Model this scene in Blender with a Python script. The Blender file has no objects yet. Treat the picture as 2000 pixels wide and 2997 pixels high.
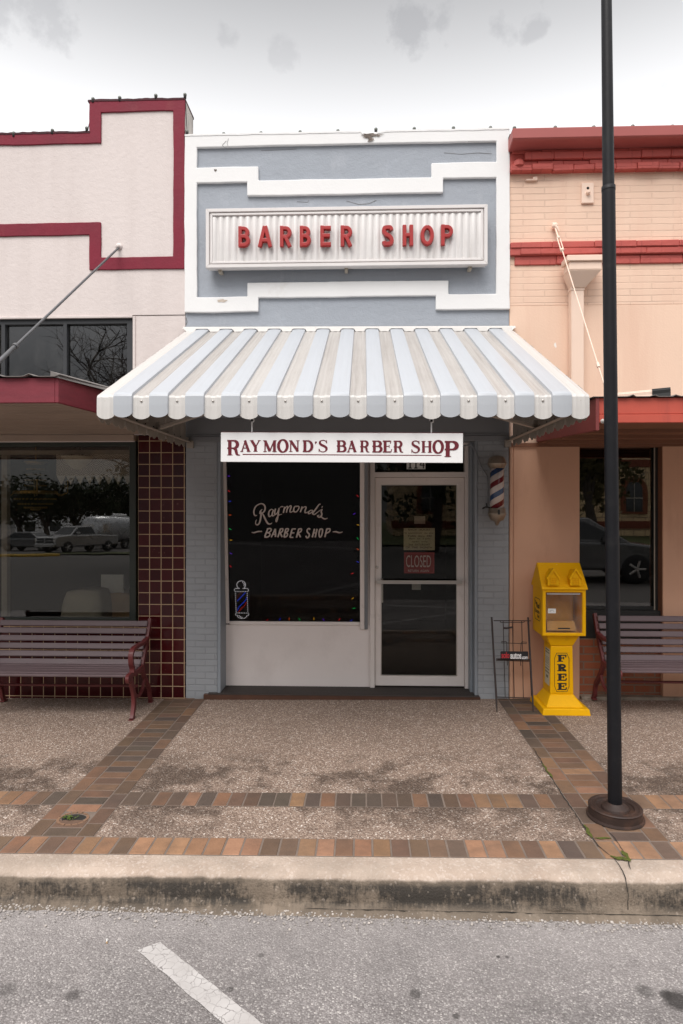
import bpy, bmesh, math, random
from mathutils import Vector, Matrix, noise
random.seed(7)
SC = bpy.context.scene
COL = SC.collection
R = math.radians
# ------------------------------------------------------------------ camera
F = 1850.0; YAW = math.atan(64 / F); D0 = 6.514; EYE = 2.0; HOR = 1477.0
sn, cs = math.sin(YAW), math.cos(YAW)
CAM = Vector((0, -D0, EYE))
cam = bpy.data.cameras.new('camera'); camo = bpy.data.objects.new('camera', cam); COL.objects.link(camo)
camo.location = CAM; camo.rotation_euler = (R(90), 0, YAW)
cam.sensor_fit = 'VERTICAL'; cam.sensor_height = 36; cam.sensor_width = 24
cam.lens = F / 2997 * 36; cam.shift_y = (HOR - 1498.5) / 2997; cam.clip_start = .05; cam.clip_end = 2000
SC.camera = camo

def ray(px, py):
    a = (px - 1000) / F; b = (HOR - py) / F
    return Vector((-sn + cs * a, cs + sn * a, b))
def P(px, py, Y=0.0):
    d = ray(px, py); return CAM + d * ((Y + D0) / d.y)
def G(px, py, z=0.0, slope=True):
    d = ray(px, py); t = (z - EYE) / d.z
    p = CAM + d * t
    if slope:
        for _ in range(4):
            t = (z + gz(p.x) - EYE) / d.z; p = CAM + d * t
    return p
def PL(px, py, p0, n):
    d = ray(px, py); return CAM + d * ((p0 - CAM).dot(n) / d.dot(n))
def fx(px, Y=0.0): return P(px, HOR, Y).x
def fz(py, px=1064, Y=0.0): return P(px, py, Y).z
def gz(x): return .010 * max(-9, min(9, x))

# ------------------------------------------------------------------ mesh builder
class MB:
    def __init__(s): s.v = []; s.f = []; s.sm = []; s.c = []; s.usec = False
    def add(s, vs, fs, smooth=False, col=None):
        b = len(s.v); s.v += [tuple(v) for v in vs]
        for f in fs:
            s.f.append([b + i for i in f]); s.sm.append(smooth); s.c.append(col or (.5, .5, .5, 1))
        if col: s.usec = True
        return s
    def box(s, x0, x1, y0, y1, z0, z1, col=None):
        return s.hexa([(x0, y0, z0), (x1, y0, z0), (x1, y1, z0), (x0, y1, z0), (x0, y0, z1), (x1, y0, z1), (x1, y1, z1), (x0, y1, z1)], col)
    def hexa(s, v, col=None):
        return s.add(v, [(0, 3, 2, 1), (4, 5, 6, 7), (0, 1, 5, 4), (1, 2, 6, 5), (2, 3, 7, 6), (3, 0, 4, 7)], col=col)
    def frust(s, c0, a0, b0, c1, a1, b1, col=None):
        # frustum between two axis rectangles (centre, half x, half y)
        r = lambda c, a, b: [(c[0] - a, c[1] - b, c[2]), (c[0] + a, c[1] - b, c[2]), (c[0] + a, c[1] + b, c[2]), (c[0] - a, c[1] + b, c[2])]
        return s.hexa(r(c0, a0, b0) + r(c1, a1, b1), col)
    def ext(s, poly, m, d0, d1, top=None, col=None, smooth=False):
        # polygon (u,v) extruded from depth d0 to d1 by map m(u,v,d)
        n = len(poly); q = top or poly
        vs = [m(u, v, d0) for u, v in poly] + [m(u, v, d1) for u, v in q]
        fs = [tuple(range(n))[::-1], tuple(range(n, 2 * n))] + [(i, (i + 1) % n, n + (i + 1) % n, n + i) for i in range(n)]
        return s.add(vs, fs, col=col, smooth=smooth)
    def grid(s, xs, zs, fn, y0, y1, step=None, jit=0, jsc=3, edge_only=True, mapf=None):
        # solid made of the grid cells fn(xc,zc) keeps; no inner walls
        xs = sorted(set(round(x, 4) for x in xs)); zs = sorted(set(round(z, 4) for z in zs))
        def sub(a):
            if not step: return a
            o = []
            for p, q in zip(a, a[1:]):
                k = max(1, int(math.ceil((q - p) / step)))
                o += [p + (q - p) * i / k for i in range(k)]
            return o + [a[-1]]
        xs = sub(xs); zs = sub(zs)
        nx, nz = len(xs) - 1, len(zs) - 1
        on = [[bool(fn((xs[i] + xs[i + 1]) / 2, (zs[j] + zs[j + 1]) / 2)) for j in range(nz)] for i in range(nx)]
        O = lambda i, j: 0 <= i < nx and 0 <= j < nz and on[i][j]
        idx = {}; vs = []; fs = []
        def V(i, j, k):
            key = (i, j, k)
            if key not in idx:
                x, z, y = xs[i], zs[j], (y0, y1)[k]
                if jit:
                    c = [O(i - 1, j - 1), O(i, j - 1), O(i - 1, j), O(i, j)]
                    if not all(c):
                        h = noise.noise_vector(Vector((x * jsc, z * jsc, 3.1))); h2 = noise.noise_vector(Vector((x * jsc * 4, z * jsc * 4, 7.7)))
                        x += jit * (h.x + .5 * h2.x); z += jit * (h.z + .5 * h2.z)
                p = (x, y, z)
                idx[key] = len(vs); vs.append(mapf(*p) if mapf else p)
            return idx[key]
        for i in range(nx):
            for j in range(nz):
                if not on[i][j]: continue
                fs.append((V(i, j, 0), V(i + 1, j, 0), V(i + 1, j + 1, 0), V(i, j + 1, 0)))
                fs.append((V(i, j, 1), V(i, j + 1, 1), V(i + 1, j + 1, 1), V(i + 1, j, 1)))
                if not O(i - 1, j): fs.append((V(i, j, 0), V(i, j + 1, 0), V(i, j + 1, 1), V(i, j, 1)))
                if not O(i + 1, j): fs.append((V(i + 1, j, 0), V(i + 1, j, 1), V(i + 1, j + 1, 1), V(i + 1, j + 1, 0)))
                if not O(i, j - 1): fs.append((V(i, j, 0), V(i, j, 1), V(i + 1, j, 1), V(i + 1, j, 0)))
                if not O(i, j + 1): fs.append((V(i, j + 1, 0), V(i + 1, j + 1, 0), V(i + 1, j + 1, 1), V(i, j + 1, 1)))
        return s.add(vs, fs)
    def tube(s, pts, r, n=8, cap=True, smooth=True, col=None, sq=None):
        pts = [Vector(p) for p in pts]; rs = r if isinstance(r, (list, tuple)) else [r] * len(pts)
        vs = []; fs = []; prev = None
        for i, p in enumerate(pts):
            t = (pts[min(i + 1, len(pts) - 1)] - pts[max(i - 1, 0)]).normalized()
            if prev is None:
                a = Vector((0, 0, 1)) if abs(t.z) < .9 else Vector((1, 0, 0))
                u = t.cross(a).normalized()
            else: u = (prev - t * prev.dot(t)).normalized()
            prev = u; w = t.cross(u)
            for k in range(n):
                a = 2 * math.pi * (k + .5) / n
                vs.append(p + (u * math.cos(a) + w * math.sin(a)) * rs[i])
        for i in range(len(pts) - 1):
            for k in range(n):
                a, b = i * n + k, i * n + (k + 1) % n
                fs.append((a, b, b + n, a + n))
        s.add(vs, fs, smooth, col)
        if cap:
            L = len(pts) - 1
            s.add([vs[k] for k in range(n)], [tuple(range(n))[::-1]], False, col); s.add([vs[L * n + k] for k in range(n)], [tuple(range(n))], False, col)
        return s
    def lathe(s, prof, c=(0, 0, 0), n=24, axis='z', smooth=True, col=None, cap=True):
        vs = []; fs = []; c = Vector(c)
        for r, z in prof:
            for k in range(n):
                a = 2 * math.pi * k / n; x, y = r * math.cos(a), r * math.sin(a)
                vs.append(c + Vector({'z': (x, y, z), 'y': (x, z, y), 'x': (z, x, y)}[axis]))
        for i in range(len(prof) - 1):
            for k in range(n):
                a, b = i * n + k, i * n + (k + 1) % n
                fs.append((a, b, b + n, a + n))
        if cap:
            fs.append(tuple(range(n))[::-1]); fs.append(tuple(range((len(prof) - 1) * n, len(prof) * n)))
        return s.add(vs, fs, smooth, col)
    def ball(s, c, r, n=8, col=None):
        return s.lathe([(r * math.sin(math.pi * i / n) + 1e-4, -r * math.cos(math.pi * i / n)) for i in range(n + 1)], c, n * 2 if n > 5 else 8, col=col)
    def stroke(s, pts, w, m, d0, d1, taper=1.0, rnd=0, col=None):
        # flat ribbon of width w along pts (u,v), extruded d0..d1 through map m
        P2 = [Vector(p) for p in pts]; n = len(P2); ws = w if isinstance(w, (list, tuple)) else [w] * n
        L = []; Rr = []; Lt = []; Rt = []
        for i, p in enumerate(P2):
            a = (P2[i] - P2[i - 1]).normalized() if i else None
            b = (P2[i + 1] - P2[i]).normalized() if i < n - 1 else None
            t = (a + b) if a is not None and b is not None else (a if b is None else b)
            t = t.normalized() if t.length > 1e-6 else (a or b)
            nn = Vector((-t.y, t.x)); k = 1
            if a is not None and b is not None:
                c = nn.dot(Vector((-a.y, a.x))); k = 1 / max(.45, c)
            h = ws[i] / 2 * k
            L.append(p + nn * h); Rr.append(p - nn * h); Lt.append(p + nn * h * taper); Rt.append(p - nn * h * taper)
        def caps(L, Rr):
            if not rnd: return L + Rr[::-1]
            out = list(L); c = P2[-1]; r0 = L[-1] - c
            for k in range(1, rnd): out.append(c + Matrix.Rotation(-math.pi * k / rnd, 2) @ r0)
            out += Rr[::-1]; c = P2[0]; r0 = Rr[0] - c
            for k in range(1, rnd): out.append(c + Matrix.Rotation(-math.pi * k / rnd, 2) @ r0)
            return out
        if rnd:
            s.ext([tuple(p) for p in caps(L, Rr)], m, d0, d1, [tuple(p) for p in caps(Lt, Rt)], col)
        else:
            vs = []; 
            for i in range(n): vs += [m(*L[i], d0), m(*Rr[i], d0), m(*Rt[i], d1), m(*Lt[i], d1)]
            fs = [(0, 1, 2, 3), tuple(4 * (n - 1) + k for k in (3, 2, 1, 0))]
            for i in range(n - 1):
                for k in range(4):
                    a, b = 4 * i + k, 4 * i + (k + 1) % 4
                    fs.append((a, b, b + 4, a + 4))
            s.add(vs, fs, col=col)
        return s
    def text(s, body, u0, u1, v0, v1, m, d0, d1, shear=0, bold=0, space=1):
        cu = bpy.data.curves.new('lettering', 'FONT'); cu.body = body; cu.extrude = .5; cu.offset = bold; cu.resolution_u = 3; cu.shear = shear; cu.space_character = space
        o = bpy.data.objects.new('lettering', cu); COL.objects.link(o)
        dg = bpy.context.evaluated_depsgraph_get(); me = bpy.data.meshes.new_from_object(o.evaluated_get(dg))
        co = [v.co.copy() for v in me.vertices]; fs = [tuple(p.vertices) for p in me.polygons]
        bpy.data.objects.remove(o); bpy.data.curves.remove(cu); bpy.data.meshes.remove(me)
        xa = min(c.x for c in co); xb = max(c.x for c in co); ya = min(c.y for c in co); yb = max(c.y for c in co)
        return s.add([m(u0 + (c.x - xa) / (xb - xa) * (u1 - u0), v0 + (c.y - ya) / (yb - ya) * (v1 - v0), d0 + (c.z + .5) * (d1 - d0)) for c in co], fs)
    def build(s, name, mat, parent=None, bevel=0, solid=0, smooth=None, local=False, seg=1, sub=0):
        me = bpy.data.meshes.new(name); off = Vector((0, 0, 0))
        q = parent
        while q is not None and not local: off += q.location; q = q.parent
        me.from_pydata([tuple(Vector(v) - off) for v in s.v], [], s.f)
        if s.usec:
            at = me.attributes.new('tint', 'FLOAT_COLOR', 'FACE')
            for i, c in enumerate(s.c): at.data[i].color = c
        me.polygons.foreach_set('use_smooth', [(x if smooth is None else smooth) for x in s.sm])
        bm = bmesh.new(); bm.from_mesh(me); bmesh.ops.recalc_face_normals(bm, faces=bm.faces); bm.to_mesh(me); bm.free()
        o = bpy.data.objects.new(name, me); COL.objects.link(o)
        if mat: me.materials.append(mat)
        if parent: o.parent = parent
        if sub:
            d = o.modifiers.new('sub', 'SUBSURF'); d.levels = d.render_levels = sub
        if solid:
            d = o.modifiers.new('solid', 'SOLIDIFY'); d.thickness = solid; d.offset = 0
        if bevel:
            d = o.modifiers.new('bevel', 'BEVEL'); d.width = bevel; d.segments = seg; d.limit_method = 'ANGLE'; d.angle_limit = R(40)
        return o
def tag(o, label=None, cat=None, group=None, kind=None):
    for k, v in (('label', label), ('category', cat), ('group', group), ('kind', kind)):
        if v: o[k] = v
    return o
def thing(name, label, cat, loc=(0, 0, 0), group=None, rz=0):
    o = bpy.data.objects.new(name, None); COL.objects.link(o); o.location = loc; o.rotation_euler.z = rz; o.empty_display_size = .2
    return tag(o, label, cat, group)
def copy_thing(o, loc, label=None, rz=None):
    def cp(x, par):
        c = x.copy(); COL.objects.link(c)
        if par: c.parent = par
        for ch in x.children: cp(ch, c)
        return c
    c = cp(o, None); c.location = loc
    if rz is not None: c.rotation_euler.z = rz
    if label: c['label'] = label
    return c
XZ = lambda u, v, d: (u, d, v)            # facade plane map
PXM = lambda px, py, d: P(px, py, d)      # pixel -> point on plane Y=d
def arc(cx, cy, rx, ry, a0, a1, n=10):
    return [(cx + rx * math.cos(R(a0 + (a1 - a0) * i / n)), cy + ry * math.sin(R(a0 + (a1 - a0) * i / n))) for i in range(n + 1)]
def spline(pts, k=5):
    o = []; n = len(pts)
    for i in range(n - 1):
        p0, p1, p2, p3 = [Vector(pts[max(0, min(n - 1, j))]) for j in (i - 1, i, i + 1, i + 2)]
        for t in (j / k for j in range(k)):
            o.append(tuple(.5 * ((2 * p1) + (p2 - p0) * t + (2 * p0 - 5 * p1 + 4 * p2 - p3) * t * t + (3 * p1 - p0 - 3 * p2 + p3) * t ** 3)))
    return o + [tuple(pts[-1])]

# ------------------------------------------------------------------ materials
class Gr:
    def __init__(s, nt): s.nt = nt
    def n(s, t, ins={}, **pr):
        nd = s.nt.nodes.new(t)
        for k, v in pr.items(): setattr(nd, k, v)
        for k, v in ins.items():
            i = nd.inputs[k]
            if hasattr(v, 'links'): s.nt.links.new(v, i)
            elif hasattr(v, 'outputs'): s.nt.links.new(v.outputs[0], i)
            else:
                if isinstance(v, tuple) and len(v) == 3 and i.type == 'RGBA': v = v + (1,)
                i.default_value = v
        return nd
    def mix(s, fac, a, b, mode='MIX'):
        nd = s.nt.nodes.new('ShaderNodeMix'); nd.data_type = 'RGBA'; nd.blend_type = mode
        for i, v in ((nd.inputs[0], fac), (nd.inputs[6], a), (nd.inputs[7], b)):
            if hasattr(v, 'links'): s.nt.links.new(v, i)
            elif hasattr(v, 'outputs'): s.nt.links.new(v.outputs[0], i)
            else: i.default_value = (v + (1,) if isinstance(v, tuple) and len(v) == 3 else v)
        return nd.outputs[2]
    def math(s, op, a, b=0.0, clamp=False):
        nd = s.nt.nodes.new('ShaderNodeMath'); nd.operation = op; nd.use_clamp = clamp
        for i, v in ((nd.inputs[0], a), (nd.inputs[1], b)):
            if hasattr(v, 'links'): s.nt.links.new(v, i)
            elif hasattr(v, 'outputs'): s.nt.links.new(v.outputs[0], i)
            else: i.default_value = v
        return nd.outputs[0]
    def ramp(s, fac, stops, interp='LINEAR'):
        nd = s.nt.nodes.new('ShaderNodeValToRGB'); nd.color_ramp.interpolation = interp; e = nd.color_ramp.elements
        while len(e) < len(stops): e.new(.5)
        for el, (p, c) in zip(e, stops):
            el.position = p; el.color = c if len(c) == 4 else tuple(c) + (1,)
        s.nt.links.new(fac.outputs[0] if hasattr(fac, 'outputs') else fac, nd.inputs[0]); return nd.outputs[0]
    def gray(s, fac, stops): return s.ramp(fac, [(p, (v, v, v)) for p, v in stops])
    def obj(s, scale=(1, 1, 1), rot=(0, 0, 0), loc=(0, 0, 0)):
        tc = s.n('ShaderNodeTexCoord')
        return s.n('ShaderNodeMapping', {'Vector': tc.outputs['Object'], 'Scale': scale, 'Rotation': rot, 'Location': loc}).outputs[0]
    def noise(s, vec, scale, detail=4, rough=.55, out=0):
        return s.n('ShaderNodeTexNoise', {'Vector': vec, 'Scale': scale, 'Detail': detail, 'Roughness': rough}).outputs[out]
    def bump(s, h, strength, dist, normal=None):
        ins = {'Height': h, 'Strength': strength, 'Distance': dist}
        if normal is not None: ins['Normal'] = normal
        return s.n('ShaderNodeBump', ins).outputs[0]
def newmat(name):
    m = bpy.data.materials.new(name); m.use_nodes = True; g = Gr(m.node_tree)
    return m, g, m.node_tree.nodes['Principled BSDF']
def put(g, b, **k):
    for n, v in k.items():
        n = {'col': 'Base Color', 'rough': 'Roughness', 'metal': 'Metallic', 'nrm': 'Normal', 'spec': 'Specular IOR Level', 'emc': 'Emission Color', 'ems': 'Emission Strength', 'coat': 'Coat Weight'}[n]
        i = b.inputs[n]
        if hasattr(v, 'links'): g.nt.links.new(v, i)
        else: i.default_value = (v + (1,) if isinstance(v, tuple) and len(v) == 3 else v)
def paint(name, col, rough=.55, var=.06, vs=1.5, bump=.2, bs=90, bd=.003, dirt=None, dsc=2.0, dth=.55, dstretch=(1, 1, 1), tex=0, metal=0, coat=0, brick=None, spec=.5, chips=None):
    m, g, b = newmat(name); v = g.obj()
    n1 = g.noise(v, vs, 5)
    k = g.gray(n1, [(.25, 1 - var), (.75, 1 + var)])
    c = g.mix(1.0, tuple(col), k, 'MULTIPLY')
    nr = None
    if brick:
        bw, bh, off, mort = brick
        vb = g.n('ShaderNodeTexCoord').outputs['Object']
        sp = g.n('ShaderNodeSeparateXYZ', {'Vector': vb}); cb = g.n('ShaderNodeCombineXYZ', {0: sp.outputs[0], 1: sp.outputs[2]})
        wob = g.n('ShaderNodeTexNoise', {'Vector': vb, 'Scale': 5.0, 'Detail': 2.0})
        wv = g.n('ShaderNodeVectorMath', {0: wob.outputs['Color'], 1: (.006, .010, 0)}, operation='MULTIPLY')
        wa = g.n('ShaderNodeVectorMath', {0: cb, 1: wv}, operation='ADD')
        bt = g.n('ShaderNodeTexBrick', {'Vector': wa, 'Scale': 1.0, 'Mortar Size': mort, 'Mortar Smooth': .35, 'Brick Width': bw, 'Row Height': bh, 'Color1': (.86, .86, .86), 'Color2': (1.06, 1.06, 1.06), 'Mortar': (.62, .62, .62)}, offset=off)
        fade = g.gray(g.noise(v, 1.7, 3), [(.34, .05), (.62, .65)])
        c = g.mix(g.math('MULTIPLY', fade, .55), c, g.mix(1.0, c, bt.outputs[0], 'MULTIPLY'))
        nr = g.bump(g.math('MULTIPLY', bt.outputs['Fac'], g.math('MULTIPLY', fade, -1.0)), .8, .008)
    if dirt:
        dn = g.noise(g.obj(dstretch), dsc, 6, .65)
        c = g.mix(g.gray(dn, [(dth, 0), (dth + .22, .75)]), c, tuple(dirt))
    if chips:
        ch = g.noise(v, chips[1], 3, .5)
        c = g.mix(g.gray(ch, [(chips[2], 0), (chips[2] + .012, 1)]), c, chips[0])
    h = g.noise(v, bs, 3, .6)
    if tex: h = g.math('ADD', h, g.math('MULTIPLY', g.noise(v, bs * .22, 3), tex))
    nn = g.bump(h, bump, bd, nr)
    put(g, b, col=c, rough=g.gray(n1, [(.2, max(0, rough - .08)), (.8, min(1, rough + .08))]), nrm=nn, metal=metal, coat=coat, spec=spec)
    return m
def plain(name, col, rough=.5, metal=0, em=0, spec=.5):
    m, g, b = newmat(name); v = g.obj(); n = g.noise(v, 14, 3)
    put(g, b, col=g.mix(1.0, tuple(col), g.gray(n, [(.3, .93), (.7, 1.06)]), 'MULTIPLY'), rough=rough, metal=metal, spec=spec)
    if em: put(g, b, emc=tuple(col), ems=em)
    return m
def glass(name, boost=1.7, tint=(.9, .93, .92), rough=0.0, haze=.0):
    m, g, b = newmat(name); nt = m.node_tree; nt.nodes.remove(b); out = nt.nodes['Material Output']
    ge = g.n('ShaderNodeNewGeometry'); dt = g.n('ShaderNodeVectorMath', {0: ge.outputs['Incoming'], 1: ge.outputs['Normal']}, operation='DOT_PRODUCT').outputs['Value']
    sc5 = g.math('POWER', g.math('SUBTRACT', 1.0, g.math('ABSOLUTE', dt)), 5.0); f = g.math('MULTIPLY', g.math('ADD', .04, g.math('MULTIPLY', sc5, .96)), boost, True)
    wob = g.bump(g.noise(g.obj(), 2.5, 1), .06, .004)
    gl = g.n('ShaderNodeBsdfGlossy', {'Color': (1, 1, 1, 1), 'Roughness': rough, 'Normal': wob}); tr = g.n('ShaderNodeBsdfTransparent', {'Color': tint + (1,)})
    mx = g.n('ShaderNodeMixShader', {0: f, 1: tr, 2: gl})
    if haze:
        df = g.n('ShaderNodeBsdfDiffuse', {'Color': (.6, .58, .55, 1)})
        hz = g.gray(g.noise(g.obj((1, 1, .6)), 5, 6, .7), [(.45, 0), (.8, haze)])
        mx = g.n('ShaderNodeMixShader', {0: hz, 1: mx, 2: df})
    nt.links.new(mx.outputs[0], out.inputs[0]); return m
def tinted(name, rough, var=.15, bump=.3, bs=60, bd=.003, dirt=None):
    m, g, b = newmat(name); at = g.n('ShaderNodeAttribute', attribute_name='tint'); v = g.obj()
    n = g.noise(v, 9, 5, .65); c = g.mix(1.0, at.outputs[0], g.gray(n, [(.2, 1 - var), (.8, 1 + var)]), 'MULTIPLY')
    if dirt: c = g.mix(g.gray(g.noise(v, 3, 5, .7), [(.45, 0), (.8, .7)]), c, dirt)
    put(g, b, col=c, rough=rough, nrm=g.bump(g.noise(v, bs, 4), bump, bd)); return m
SKYK, BACK, SUNE, EXPO = .78, 1.55, 1.75, 0.56
# ------------------------------------------------------------------ sky and sun (bright overcast)
SUN_EL, SUN_AZ = R(56), R(200)          # azimuth measured from +Y clockwise: behind the camera
w = bpy.data.worlds.new('World'); SC.world = w; w.use_nodes = True; g = Gr(w.node_tree); nt = w.node_tree
bg = nt.nodes['Background']
sky = g.n('ShaderNodeTexSky', sky_type='NISHITA', sun_disc=False, sun_elevation=SUN_EL, sun_rotation=SUN_AZ, air_density=1.0, dust_density=3.0)
tc = g.n('ShaderNodeTexCoord'); sp = g.n('ShaderNodeSeparateXYZ', {'Vector': tc.outputs['Generated']})
front = g.gray(sp.outputs[2], [(0, 1.2), (.44, 1.15), (.50, .94), (.545, .76), (.585, .60), (.625, .475), (.70, .52), (.85, 1.1), (1, 1.3)])
back = g.gray(sp.outputs[2], [(0, .14), (.17, .18), (.36, .55), (.62, 1.0), (1, 1.15)])
side = g.gray(g.math('ADD', g.math('MULTIPLY', sp.outputs[1], .5), .5), [(.2, 1), (.68, 0)])
nz_ = g.noise(tc.outputs['Generated'], 26, 6, .65); nzd = g.n('ShaderNodeTexNoise', {'Vector': tc.outputs['Generated'], 'Scale': 14.0, 'Detail': 6.0}).outputs['Color']
wv = g.n('ShaderNodeVectorMath', {0: tc.outputs['Generated'], 1: g.n('ShaderNodeVectorMath', {0: nzd, 1: (.10, .10, .10)}, operation='MULTIPLY')}, operation='ADD').outputs[0]
cl = None          # a few ragged grey wisps high in the sky
for px, py, r, a in ((1215, 50, .036, .44), (1270, 25, .022, .34), (1478, 85, .019, .30), (1572, 50, .021, .34), (630, 120, .020, .24), (825, 125, .016, .20), (130, 15, .050, .32), (-20, 40, .05, .30), (1930, 300, .03, .10)):
    dv = ray(px, py).normalized() + Vector((.05, .05, .05))
    d = g.n('ShaderNodeVectorMath', {0: wv, 1: tuple(dv)}, operation='DISTANCE').outputs['Value']; r *= .88
    mk = g.gray(g.math('ADD', g.math('MULTIPLY', d, .5 / r), g.math('MULTIPLY', g.math('SUBTRACT', .5, nz_), 1.5)), [(.22, a), (.53, 0)])
    cl = mk if cl is None else g.math('MAXIMUM', cl, mk)
k = g.mix(side, front, g.mix(1.0, back, (BACK, BACK, BACK), 'MULTIPLY'))
k = g.mix(cl, k, (.33, .33, .34))
tot = g.mix(1.0, g.mix(1.0, k, (SKYK * 10, SKYK * 9.95, SKYK * 10), 'MULTIPLY'), g.mix(1.0, sky, (.08, .08, .08), 'MULTIPLY'), 'ADD')
nt.links.new(tot, bg.inputs[0]); bg.inputs[1].default_value = .1
sun = bpy.data.lights.new('sun', 'SUN'); so = bpy.data.objects.new('sun', sun); COL.objects.link(so)
sun.energy = SUNE; sun.angle = R(35); sun.color = (1, .96, .92)
sd = Vector((math.sin(SUN_AZ) * math.cos(SUN_EL), math.cos(SUN_AZ) * math.cos(SUN_EL), math.sin(SUN_EL)))
so.rotation_euler = sd.to_track_quat('Z', 'Y').to_euler(); so.location = (0, -8, 30)
vs = SC.view_settings; vs.view_transform = 'Standard'; vs.look = 'None'; vs.exposure = EXPO; vs.gamma = 1
SC.cycles.max_bounces = 10; SC.cycles.diffuse_bounces = 5; SC.cycles.transparent_max_bounces = 12
SC.cycles.use_denoising = True
# ------------------------------------------------------------------ material library
M = {}
M['blue'] = paint('blue_stucco', (.335, .362, .405), .75, .07, 1.6, .5, 70, .006, tex=2, dirt=(.42, .44, .48), dsc=3, dth=.56, dstretch=(2.2, 1, .7))
M['white_trim'] = paint('white_trim_paint', (.80, .795, .79), .7, .03, 2, .3, 60, .004, dirt=(.55, .50, .46), dsc=2.2, dth=.64, dstretch=(1, 1, .6), tex=1)
M['cream'] = paint('cream_stucco', (.70, .625, .60), .85, .03, 1.2, .45, 75, .005, tex=1.6, dirt=(.655, .58, .555), dsc=1.0, dth=.46, dstretch=(4.5, 1, .45), spec=.2)
M['maroon'] = paint('maroon_paint', (.200, .018, .036), .65, .14, 3, .4, 50, .004, tex=2, spec=.25, dirt=(.23, .04, .05), dsc=5, dth=.56, dstretch=(1, 1, .4))
M['peach_brick'] = paint('peach_painted_brick', (.80, .57, .435), .7, .04, 2, .3, 80, .003, dirt=(.755, .51, .385), dsc=1.1, dth=.47, dstretch=(4, 1, .5), brick=(.43, .0655, .5, .006), chips=((.85, .82, .78), 5.5, .745))
M['peach'] = paint('peach_wood_panel', (.62, .36, .24), .7, .06, 1.4, .2, 60, .002, dirt=(.52, .29, .19), dsc=2, dth=.5, dstretch=(2, 1, .5))
M['peach_trim'] = paint('peach_metal', (.83, .63, .51), .5, .04, 2, .05, 60, .002)
M['coral'] = paint('coral_brick_paint', (.47, .085, .068), .6, .1, 4, .5, 40, .006, tex=2, brick=(.2, .3, .5, .006), chips=((.75, .7, .66), 9, .79))
M['coral_metal'] = paint('coral_metal', (.36, .085, .075), .5, .08, 2, .06, 60, .002)
M['fascia_red'] = paint('red_fascia_paint', (.50, .085, .055), .5, .10, 3, .15, 40, .003, dirt=(.34, .06, .045), dsc=3, dth=.56, dstretch=(3, 1, .4))
M['blue_brick'] = paint('blue_painted_brick', (.30, .315, .335), .6, .07, 2.5, .3, 60, .003, brick=(.205, .0655, .5, .007), chips=((.5, .5, .5), 16, .77))
M['blue_wood'] = paint('blue_wood_paint', (.25, .275, .305), .55, .08, 2, .12, 50, .002)
M['grey_board'] = paint('grey_board_paint', (.21, .22, .235), .6, .07, 2, .1, 50, .002)
M['off_white'] = paint('off_white_frame_paint', (.70, .635, .60), .5, .06, 3, .1, 60, .002, dirt=(.42, .37, .33), dsc=7, dth=.6)
M['kick'] = paint('kick_panel_paint', (.76, .69, .66), .5, .05, 1.5, .12, 40, .002, dirt=(.66, .59, .56), dsc=2.5, dth=.52)
M['alu'] = paint('brushed_metal', (.52, .49, .46), .35, .06, 4, .05, 80, .001, metal=.7)
M['black_frame'] = plain('black_frame', (.022, .022, .022), .45)
M['dark_green_frame'] = plain('dark_green_frame', (.020, .026, .020), .5)
M['slate_frame'] = paint('slate_frame_paint', (.030, .032, .036), .5, .1, 4, .1, 60, .002, chips=((.6, .58, .58), 26, .80))
M['soffit_tan'] = paint('tan_soffit_wood', (.36, .28, .225), .7, .10, 2, .12, 40, .002, dirt=(.29, .22, .175), dsc=4, dth=.5, dstretch=(.4, 3, 1))
M['soffit_brown'] = paint('brown_soffit_wood', (.20, .085, .045), .7, .15, 3, .12, 40, .002)
M['roof_sheet'] = paint('weathered_roof_sheet', (.20, .185, .175), .5, .15, 4, .1, 40, .002, metal=.3)
M['tar'] = plain('tar_roofing', (.035, .034, .033), .9)
M['white_panel'] = None
M['sign_white'] = paint('sign_white', (.80, .79, .785), .4, .015, 2, .03, 60, .001)
M['sign_panel'] = paint('corrugated_sign_panel', (.66, .635, .62), .5, .04, 3, .05, 60, .001, dirt=(.50, .47, .45), dsc=5, dth=.5, dstretch=(5, 1, .35))
M['sign_frame'] = paint('sign_frame_paint', (.70, .665, .65), .45, .03, 3, .05, 60, .001, dirt=(.5, .45, .42), dsc=6, dth=.62)
M['letter_red'] = plain('red_letter_plastic', (.36, .022, .020), .28)
M['ink_maroon'] = plain('maroon_ink', (.13, .008, .018), .45)
M['dark_iron'] = paint('dark_iron', (.007, .007, .009), .5, .15, 6, .2, 80, .002, dirt=(.018, .017, .017), dsc=9, dth=.55, spec=.25)
M['rust_iron'] = paint('rusty_iron', (.034, .020, .016), .6, .2, 6, .35, 60, .003, spec=.35, dirt=(.085, .040, .024), dsc=10, dth=.5)
M['wire_brown'] = paint('rusty_wire', (.035, .024, .022), .6, .15, 9, .1, 60, .001)
M['bench_iron'] = paint('bench_maroon_iron', (.115, .020, .020), .5, .15, 6, .2, 70, .002)
M['bench_slat'] = paint('bench_slat_plastic', (.118, .080, .086), .55, .08, 5, .2, 60, .002, dirt=(.155, .112, .116), dsc=4, dth=.5, dstretch=(.3, 3, 3))
M['yellow'] = paint('yellow_plastic', (.80, .415, .0), .5, .05, 3, .12, 60, .001, dirt=(.55, .27, .002), dsc=7, dth=.57, spec=.2, chips=((.85, .66, .30), 26, .785))
M['black_ink'] = plain('black_ink', (.012, .012, .012), .5)
M['paper'] = plain('paper', (.40, .34, .22), .8)
M['paper_white'] = plain('white_paper', (.70, .69, .66), .7)
M['sign_red'] = plain('red_sign_plastic', (.24, .012, .012), .5)
M['pale_ink'] = plain('pale_ink', (.55, .45, .42), .6)
M['win_letter'] = plain('window_lettering', (.58, .50, .46), .6)
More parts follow.
